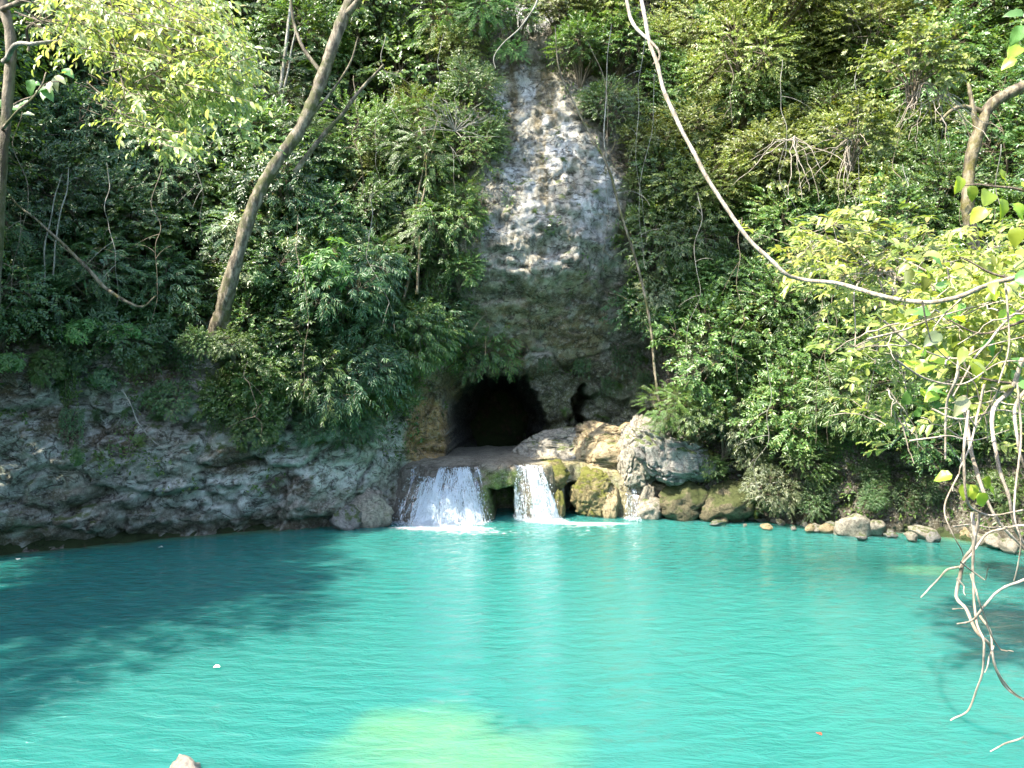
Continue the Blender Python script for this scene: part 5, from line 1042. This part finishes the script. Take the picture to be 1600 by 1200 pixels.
# pale twig tufts and shoots above it
for k, (px, py, s, kind, lab) in enumerate(((1425, 105, 0.55, 'round_yellow', 'bright leafy branch end with white twigs at the upper right'), (1330, 205, 0.45, 'round_yellow', 'small bright leafy tuft over bare white twigs'), (1385, 345, 0.5, 'round_mid', 'glossy green bush just above the vine end'))):
    p = P(px, py, 13.5); plant_at(kind, (p[0], p[1], p[2] - 0.5), s, 0.3, lab)
    PLANTS[-1][0]['group'] = 'bright leafy tufts at the upper right'
for k, (px, py, n, lab) in enumerate(((1330, 215, 16, 'tuft of bare white twigs under the small bright leafy tuft'), (1440, 130, 18, 'bare white twigs below the bright leafy branch end'), (1240, 215, 10, 'spray of bare white twigs right of the looping vine'), (1470, 150, 12, 'bare white twigs left of the crooked trunk'))):
    bt = thing('bare_twigs', lab, 'branch', tuple(P(px, py, 13.4))); tb = Tubes(); r2 = np.random.default_rng(600 + k)
    for j in range(n):
        d = nrm(np.array([1.0 * r2.normal(), 0.5 * r2.normal(), -0.6 + 0.6 * r2.normal()])); f = np.linspace(0, 1, 9)[:, None]; l = 0.5 + 0.7 * r2.random()
        q = d * f * l + 0.03 * np.cumsum(r2.normal(size=(9, 3)), 0) - np.array([0, 0, 1]) * 0.3 * l * f ** 2; tb.add(q, np.linspace(0.009, 0.003, 9), 4)
    tag(obj('twigs', tb.mesh('twigs', M['vine_bark']), bt), kind='stuff')

# ------------------------------------------------------------------ right foreground: hanging roots and large leaves
rt = thing('root_tangle', 'tangle of pale bare roots and creepers hanging into the water at the right', 'roots', tuple(P(1560, 560, 4.6))); loc = np.array(rt.location)
RT = [ # pixel polylines, width in px
 ([(1598, 560), (1575, 610), (1552, 650), (1560, 720), (1575, 790), (1600, 850)], 9), ([(1505, 620), (1512, 680), (1535, 760), (1560, 810), (1610, 870)], 8),
 ([(1620, 590), (1585, 640), (1590, 700), (1612, 760)], 7), ([(1515, 640), (1505, 700), (1508, 770), (1525, 800), (1560, 803), (1620, 795)], 5),
 ([(1520, 800), (1522, 850), (1503, 880), (1497, 930), (1512, 955), (1530, 990), (1548, 1010), (1560, 1050), (1580, 1080), (1620, 1105)], 7),
 ([(1502, 884), (1478, 892), (1455, 915), (1440, 934)], 4), ([(1530, 800), (1522, 870), (1525, 930), (1530, 970), (1536, 1010), (1534, 1060), (1515, 1105), (1486, 1126)], 5),
 ([(1620, 896), (1585, 910), (1560, 925), (1540, 945), (1515, 970), (1495, 976)], 5), ([(1500, 740), (1478, 780), (1482, 820), (1500, 860), (1505, 875)], 3),
 ([(1535, 960), (1548, 990), (1556, 1035), (1585, 1080), (1620, 1095)], 4), ([(1520, 895), (1530, 940), (1545, 980), (1558, 1010), (1572, 1018), (1586, 1020)], 3),
 ([(1620, 820), (1580, 822), (1545, 830), (1520, 862), (1500, 890)], 5), ([(1485, 822), (1520, 818), (1560, 824), (1610, 824)], 3), ([(1620, 1140), (1585, 1155), (1550, 1174)], 4),
 ([(1590, 600), (1592, 700), (1585, 800), (1594, 850), (1582, 905)], 4), ([(1540, 600), (1525, 660), (1500, 730)], 5), ([(1455, 640), (1500, 655), (1560, 640), (1610, 650)], 4), ([(1500, 560), (1490, 600), (1480, 640), (1477, 715)], 6),
 ([(1400, 560), (1440, 590), (1500, 600), (1560, 570), (1620, 560)], 4), ([(1380, 500), (1430, 540), (1490, 560), (1540, 540), (1620, 520)], 4), ([(1610, 470), (1560, 520), (1520, 560), (1490, 620)], 5), ([(1570, 440), (1580, 520), (1560, 600)], 4), ([(1420, 690), (1470, 680), (1520, 690), (1580, 670)], 3),
 ([(1355, 530), (1400, 520), (1450, 500), (1520, 480)], 4), ([(1440, 470), (1450, 520), (1480, 560), (1530, 590)], 3), ([(1500, 880), (1520, 895), (1538, 905), (1543, 885)], 3), ([(1497, 905), (1507, 915), (1508, 930)], 3), ([(1486, 953), (1505, 953)], 2), ([(1550, 1010), (1546, 1035), (1540, 1050)], 3)]
for k, (pl, w) in enumerate(RT):
    Y = 4.6 + 0.35 * math.sin(k * 1.7); pts = [(a, b, Y + 0.08 * math.sin(i * 1.3 + k)) for i, (a, b) in enumerate(pl)]
    r0 = w / F * Y / 2 * 0.78; obj('root', trunk_mesh('root', [p - loc for p in px_path(pts, Y)], [r0 * 1.15, r0, r0 * 0.8, r0 * 0.6], M['vine_bark'], 7, 100 + k, 0.012, 0.12), rt)
r_ = np.random.default_rng(321); tb = Tubes()
for k in range(60):
    a, b = 1380 + 230 * r_.random(), 430 + 260 * r_.random(); p = P(a, b, 5.2 + 0.5 * r_.normal()); l = 0.15 + 0.35 * r_.random(); d = nrm(r_.normal(size=3)); f = np.linspace(0, 1, 8)[:, None]
    tb.add(p + d * f * l + 0.012 * np.cumsum(r_.normal(size=(8, 3)), 0) - np.array([0, 0, 1]) * 0.12 * f ** 2 - loc, np.linspace(0.006, 0.0025, 8), 4)
tag(obj('thin_roots', tb.mesh('thin_roots', M['vine_bark']), rt), kind='stuff')
fg = thing('climbing_plant', 'near climbing plant with large lime leaves filling the right edge', 'plant', tuple(P(1640, 600, 4.8))); loc = np.array(fg.location)
for k, pts in enumerate(([(1660, 470), (1600, 500), (1540, 520), (1480, 500)], [(1660, 600), (1590, 600), (1520, 590), (1460, 600)], [(1650, 440), (1560, 430), (1500, 400)], [(1660, 340), (1600, 300), (1545, 292), (1505, 288)])):
    obj('stem', trunk_mesh('stem', [p - loc for p in px_path(pts, 4.9)], [0.012, 0.004], M['twig'], 6, 200 + k, 0.01), fg)
LF = [(1500, 275, 34, 'lime', -.2, -1), (1516, 290, 30, 'lime', .3, -1), (1545, 298, 40, 'lime', -.5, -.8), (1560, 270, 38, 'lime', .8, -.4), (1540, 325, 36, 'lime', -.7, -.7), (1565, 310, 38, 'lime', .1, -1), (1583, 318, 34, 'lime', .6, -.8), (1595, 290, 36, 'lime', 1, -.2), (1590, 355, 36, 'lime', -.1, -1), (1602, 345, 30, 'lime', .4, -1),
      (1488, 742, 32, 'lime', -1, -.25), (1508, 755, 32, 'lime', -.1, -1), (1516, 757, 30, 'lime', .25, -1), (1530, 770, 32, 'lime', .5, -1), (1535, 750, 30, 'lime', 1, -.5), (1545, 762, 26, 'lime', 1, -.9),
      (1490, 560, 46, 'lime', -1, .1), (1455, 490, 40, 'bright', -1, .2), (1470, 520, 44, 'pale', -.8, -.5), (1540, 530, 50, 'bright', .6, -.8), (1520, 560, 44, 'lime', .2, -1), (1560, 500, 46, 'lime', .9, .3), (1580, 560, 50, 'bright', .7, -.6), (1555, 470, 40, 'lime', -.4, .9), (1480, 600, 40, 'bright', -1, -.3), (1510, 620, 44, 'pale', -.6, -.8), (1590, 600, 46, 'bright', 1, -.4), (1585, 440, 44, 'bright', .8, .4), (1595, 470, 46, 'lime', .6, -.9), (1600, 40, 38, 'bright', -.5, -.8), (1592, 70, 36, 'lime', -.8, -.9), (1600, 22, 34, 'bright', -.9, .1), (1588, 92, 30, 'lime', -.9, -.5)]
for k, (a, b, L, kind, dx, dz) in enumerate(LF):
    Y = 4.7 + 0.25 * r_.normal(); put_leaf(fg, kind, P(a, b, Y), (dx, -0.15 + 0.3 * r_.normal(), dz), (0.25 * r_.normal(), -0.75, 0.65 + 0.2 * r_.normal()), 0.85 * L / F * Y, k)
for k in range(190):
    a = 1400 + 215 * r_.random() ** 0.75; b = 395 + 260 * r_.random()
    if vnoise(np.array([[a / 45, b / 40, 0.0]]), 4)[0] < -0.35: continue
    Y = 5.4 + 0.5 * r_.normal(); kind = ('yellow', 'bright', 'yellow', 'yellow', 'lime')[k % 5]
    put_leaf(fg, kind, P(a, b, Y), (r_.normal(), 0.5 * r_.normal() - 0.3, 0.6 * r_.normal() - 0.25), (0.35 * r_.normal(), -0.4 + 0.3 * r_.normal(), 0.9), (16 + 17 * r_.random()) / F * Y, k)

r_ = np.random.default_rng(99); n_s = 420
cc_ = np.array([P(a, b, 6.0 + 0.6 * r_.normal()) for a, b in zip(1430 + 190 * r_.random(34) ** 0.7, 400 + 230 * r_.random(34))])
k_ = r_.integers(0, 34, n_s); org = cc_[k_] + r_.normal(size=(n_s, 3)) * 0.14
out_ = nrm(np.stack([-0.4 + 0.8 * r_.normal(size=n_s), -0.4 + 0.7 * r_.normal(size=n_s), 0.5 * r_.normal(size=n_s)], 1)); up = nrm(np.array([-0.1, -0.3, 1.0]) + 0.4 * r_.normal(size=(n_s, 3)))
b_, d_, nn_, LL, WW = spray_leaves(r_, org, out_, up, 0.18 + 0.1 * r_.random(n_s), 7, 0.9, 0.095, 0.045, 0.15, 0.35, 0.15)
V, Fc, kk = leaves(b_, d_, nn_, LL, WW, LEAF6)
tag(obj('foliage', mesh_np('foliage', V - loc, [Fc], M['leaf_yellow'], False, attrs={'tint': np.repeat(np.clip(0.55 + 0.22 * r_.normal(size=len(b_)), 0, 0.95), kk)}), fg), kind='stuff')

# ------------------------------------------------------------------ floating bits
def bit(name, lab, px, py, s, colr, cat='leaf'):
    m, nt, out = new_mat(name + '_colour'); pb = N(nt, 'ShaderNodeBsdfPrincipled', {'Base Color': (*colr, 1), 'Roughness': 0.5}); nt.links.new(pb.outputs[0], out.inputs[0])
    Y = CAM[2] * F / (py - 600); me = big_leaf_mesh(int(px), m, 0.45, -0.1, 0.3, 0.05); o = obj(name, me, loc=P(px, py, Y) + np.array([0, 0, 0.03])); o.scale = (s, s, s); o.rotation_euler = (0.1, 0.1, px)
    tag(o, lab, cat)
bit('floating_leaf', 'pale white petal-like leaf floating on the left half of the pool', 333, 1046, 0.10, (0.75, 0.7, 0.62))
bit('floating_leaf', 'red-brown leaf floating near the bottom right of the pool', 1284, 1153, 0.075, (0.35, 0.05, 0.02))
bit('floating_leaf', 'tiny white speck of a leaf floating by the left cliff foot', 255, 857, 0.12, (0.75, 0.72, 0.65))
bit('floating_leaf', 'tiny white leaf floating at the far left edge of the pool', 27, 877, 0.11, (0.75, 0.72, 0.65))
